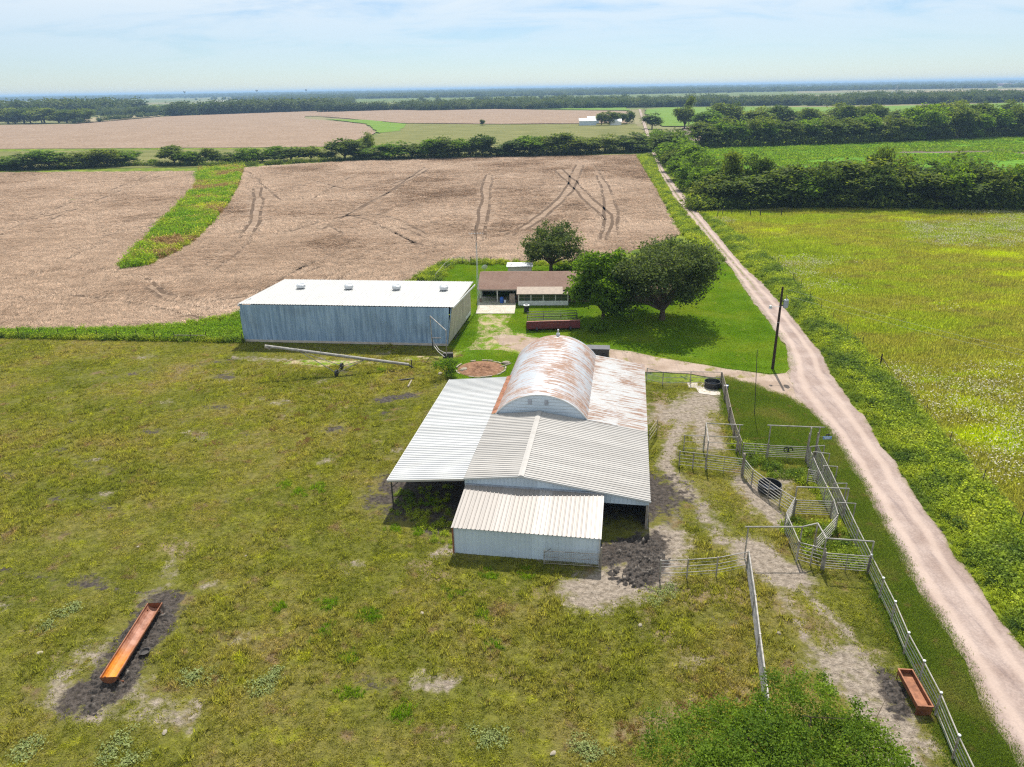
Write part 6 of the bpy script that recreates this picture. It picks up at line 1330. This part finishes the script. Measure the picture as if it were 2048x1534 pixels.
# far woodland as one mass, thinning to the horizon
def far_woods():
    rng = np.random.default_rng(77); pr = []
    for k in range(4):
        ps = []
        for j in range(9):
            a = rng.uniform(0, 6.28); r = rng.uniform(0, .42); ps.append(leaves(rng, 34, (r * math.cos(a), r * math.sin(a), rng.uniform(.18, .78)), (.20, .20, .15), .10, .6))
        pr.append(join_p(*ps))
    X = []; Y = []; S = []
    def band(p, q, n, depth, h):
        x0, y0 = p; x1, y1 = q; t = np.sort(rng.uniform(0, 1, n)); X.append(x0 + (x1 - x0) * t + rng.normal(0, 4, n)); Y.append(y0 + (y1 - y0) * t + rng.uniform(0, depth, n)); S.append(rng.uniform(.75, 1.25, n) * h)
    band((-496.66,1105.93), (-304.32,1270.30), 170, 60, 16); band((-291.50,1183.33), (-159.19,1243.89), 60, 30, 12); band((-167.83,1279.05), (-13.09,1346.91), 60, 50, 12); band((-22.63,1391.42), (211.30,1261.12), 80, 60, 12); band((211.30,1261.12), (480.09,1065.32), 90, 60, 10)
    band((485.29,1093.11), (783.53,1098.05), 130, 50, 12); band((-790.58,1118.59), (-664.63,1226.66), 190, 160, 20); band((-15.54,1611.97), (463.03,1455.02), 120, 150, 12); band((647.85,1441.52), (1007.47,1415.23), 110, 80, 12); band((-512.07,1357.57), (-315.72,1437.88), 150, 140, 13); band((774.01,1246.94), (909.60,1325.91), 60, 90, 12)
    band((-491.85,867.95), (-519.30,1136.76), 30, 6, 6)
    # general patchwork out to the horizon
    n = 60000; d = 1150 * np.exp(rng.uniform(0, math.log(13000 / 1150.), n)); u = rng.uniform(-.86, .86, n); x = u * d; y = d
    g = vnoise(x * .28, y, .0019, 31) + .10 * (u < -.2) + rng.normal(0, .02, n); k = g > np.where(d > 6000, .53, .62)
    fields = ([(844.48,1882.46),(1366.90,2503.65),(1850.83,2741.64),(2411.25,2872.17),(1010.71,1197.03),(836.39,1232.54),(689.99,1186.38),(702.42,1381.02)], [(-409.75,1764.28),(-148.34,1977.96),(127.96,1855.39),(150.32,1695.95),(-15.54,1611.97),(-260.43,1559.84)], [(-736.97,2279.21),(-555.16,2362.09),(-477.58,2058.77),(-613.54,1975.56)], [(182.78,1017.18),(231.46,1117.33),(450.89,999.84),(712.14,1047.70),(1162.91,1115.82),(683.96,651.33),(548.97,804.98),(399.76,724.07),(307.96,797.41)], [(326.53,1879.91),(555.15,2093.46),(492.55,1768.46),(311.75,1667.97)], [(-1020.12,2519.84),(-984.14,2767.16),(-719.55,2057.46),(-819.22,2071.33)], far_wheat, [(-239.96,971.48),(-153.38,829.38),(-105.31,739.72),(-6.97,684.00),(105.23,663.02),(154.69,966.71),(-11.59,1184.20),(-126.76,1169.69),(-191.30,984.70)])
    for f in fields: k &= ~inpoly(x, y, f)
    x, y, d = x[k], y[k], d[k]; X.append(x); Y.append(y); S.append(rng.uniform(.7, 1.3, len(x)) * (9 + d * .0014))
    X = np.concatenate(X); Y = np.concatenate(Y); S = np.concatenate(S)
    sc = np.stack([S * 1.25, S * 1.25, S], 1)
    scatter('far_woodland', pr, [M['leaf_far']], X, Y, -.5, np.stack([0 * X, 0 * X, rng.uniform(0, 6.28, len(X))], 1), sc, 'distant bluish woodland reaching to the horizon', rng, 'woodland')
far_woods()
# undergrowth that closes the foot of the belts
def undergrowth():
    rng = np.random.default_rng(5); pr = [leaves(rng, 90, (0, 0, .9), (.9, .9, .5), .26, .4) for _ in range(3)]; X = []; Y = []; S = []
    for pts, n, dep, s in (([(49.14,185.56),(70.69,188.22),(99.61,183.52),(134.80,177.45)], 900, 7, 1.5), ([(-222.99,324.84),(-167.68,335.26),(-115.42,324.55),(-73.59,345.09),(-3.94,355.69),(61.86,359.77)], 620, 3, 1.0), ([(97.12,376.81),(164.07,385.66),(232.83,406.88),(319.40,432.47)], 520, 10, 2.2), ([(52.72,197.12),(55.48,219.85),(60.17,253.66),(66.04,297.05),(71.12,336.48)], 160, 4, 1.1)):
        P = np.array(resample(pts, 1.0, closed=False)); i = rng.integers(0, len(P), n); X.append(P[i, 0] + rng.uniform(-1, 1, n)); Y.append(P[i, 1] + rng.uniform(0, dep, n)); S.append(rng.uniform(.5, 1.3, n) * s)
    X = np.concatenate(X); Y = np.concatenate(Y); S = np.concatenate(S)
    scatter('undergrowth', pr, [M['leaf_belt']], X, Y, -.05, np.stack([0 * X, 0 * X, rng.uniform(0, 6.28, len(X))], 1), S, 'low dark undergrowth along the foot of the tree belts', rng, 'undergrowth')
undergrowth()

# ------------------------------------------------------------------ far buildings
def far_barn(nm, label, p, L, D, h, rz, wall='white', roof='white', rh=1.8):
    T = thing(nm, label, 'barn', (*p, 0), rz)
    MB().box((0, 0, h / 2), (L, D, h)).build('wall', M[wall], T); m = MB(); e = .4
    m.add([(-L / 2 - e, -D / 2 - e, h), (L / 2 + e, -D / 2 - e, h), (L / 2 + e, 0, h + rh), (-L / 2 - e, 0, h + rh), (-L / 2 - e, D / 2 + e, h), (L / 2 + e, D / 2 + e, h)], [(0, 1, 2, 3), (3, 2, 5, 4), (0, 3, 4), (1, 5, 2)]); m.build('roof', M[roof], T); return T
far_barn('far_barn', 'distant white metal barn left of the farmyard trees', (67.63,639.47), 14, 16, 3.6, R(-4), 'sheet_wall'); far_barn('far_barn', 'second distant white roof tucked beside the farmyard trees', (76.11,673.63), 10, 12, 3.8, R(-4), 'sheet_wall')
far_barn('far_house', 'small distant white building among the farmyard trees', (90.27,631.67), 9, 8, 3., R(-4)); far_barn('far_barn', 'low distant white shed left of the grain bins', (525.39,1130.24), 38, 16, 5, R(-3)); far_barn('far_barn', 'distant long roof right of the grain bins', (656.51,1265.30), 24, 12, 4, R(-3), 'tan' if False else 'cream')
far_barn('far_barn', 'tiny distant reddish barn near the left horizon', (-869.18,2314.04), 48, 20, 6, 0, 'red_worn', 'white'); far_barn('far_barn', 'tiny distant white building near the centre horizon', (1.08,3107.69), 60, 24, 7, 0); far_barn('far_barn', 'tiny pale building in trees right of the far road', (228.13,1248.86), 16, 12, 5, 0, 'cream'); far_barn('far_barn', 'tiny pale building in trees left of the far road', (210.10,1244.05), 14, 12, 5, 0, 'cream')
far_barn('far_barn', 'tiny reddish roof near the right horizon', (2601.71,4088.76), 160, 40, 9, 0, 'red_worn', 'red_worn')
for i, (px, l) in enumerate((((594.12,1188.00), 'left silver grain bin with a conical roof'), ((599.54,1183.24), 'middle silver grain bin with a conical roof'), ((603.84,1179.46), 'right silver grain bin with a conical roof'))):
    T = thing('grain_bin', l + ' far behind the crop', 'grain bin', (*px, 0), group='distant grain bins'); MB().lathe([(6.3, 0), (6.3, 7.5)], n=20).build('wall', M['galv'], T); MB().lathe([(6.7, 7.5), (1., 11.2), (0, 11.3)], n=20).build('roof', M['galv'], T)
T = thing('elevator_leg', 'thin grain elevator tower behind the distant bins', 'tower', (*(631.90,1241.23), 0)); MB().box((0, 0, 11), (.8, .8, 22)).build('shaft', M['galv'], T); MB().box((0, 0, 23), (2.4, 2, 2.4)).build('head', M['galv'], T); MB().tube((0, 0, 21), (-12, -2, 11), .3).build('spout', M['galv'], T)
for px, l in (((-1454.31,3468.92), 'leftmost tiny water tower on the horizon'), ((-1028.93,3162.08), 'middle tiny water tower on the horizon'), ((-905.68,3465.80), 'rightmost tiny water tower on the horizon')):
    T = thing('water_tower', l, 'water tower', (*px, 0)); MB().lathe([(0, 32), (3, 33), (5, 35), (5, 38), (3, 40), (0, 41)], n=14).build('tank', M['grey'], T); MB().tube((0, 0, 0), (0, 0, 33), .8, n=8).build('stem', M['grey'], T)
# bridge railing where the road enters the trees
T = thing('bridge_rail', 'small bridge railing where the road dips into the trees', 'bridge rail', (*(66.36,342.51), 0))
for k in range(4): MB().box((-.3, k * 2.5, .5), (.18, .18, 1.0)).build('post', M['creosote'], T)
MB().beam((-.3, 0, .95), (-.3, 7.5, .95), .1, .25).build('rail', M['wood'], T)
T = thing('bridge_rail', 'right-hand bridge railing where the road dips into the trees', 'bridge rail', (*(68.81,342.05), 0))
for k in range(4): MB().box((.3, k * 2.5, .5), (.18, .18, 1.0)).build('post', M['creosote'], T)
MB().beam((.3, 0, .95), (.3, 7.5, .95), .1, .25).build('rail', M['wood'], T)
# poles along the far road
for i, (p, h) in enumerate((((134.56,738.11), 11), ((156.84,871.51), 11), ((174.35,977.09), 11))):
    T = thing('utility_pole', '%s of the thin distant utility poles beside the far road' % ('nearest', 'middle', 'farthest')[i], 'utility pole', (*p, 0)); MB().tube((0, 0, 0), (0, 0, h), .22, .16, n=6).build('pole', M['creosote'], T); MB().box((0, 0, h - .8), (2.2, .15, .15)).build('crossarm', M['creosote'], T)

# ------------------------------------------------------------------ haze
m = MB(); m.box((0, 13500, 25.5), (52400, 33400, 54)); hz = m.build('haze', None if False else M['white']); hz.data.materials.clear()
n = N('haze_air'); v = n.nd('ShaderNodeVolumePrincipled'); v.inputs['Color'].default_value = (.46, .70, 1.0, 1); v.inputs['Density'].default_value = 1.3e-4
oo = n.nd('ShaderNodeOutputMaterial'); n.t.links.new(v.outputs[0], oo.inputs['Volume']); hz.data.materials.append(n.m)
tag(hz, 'thin bluish summer haze over the whole plain', 'haze', kind='stuff')
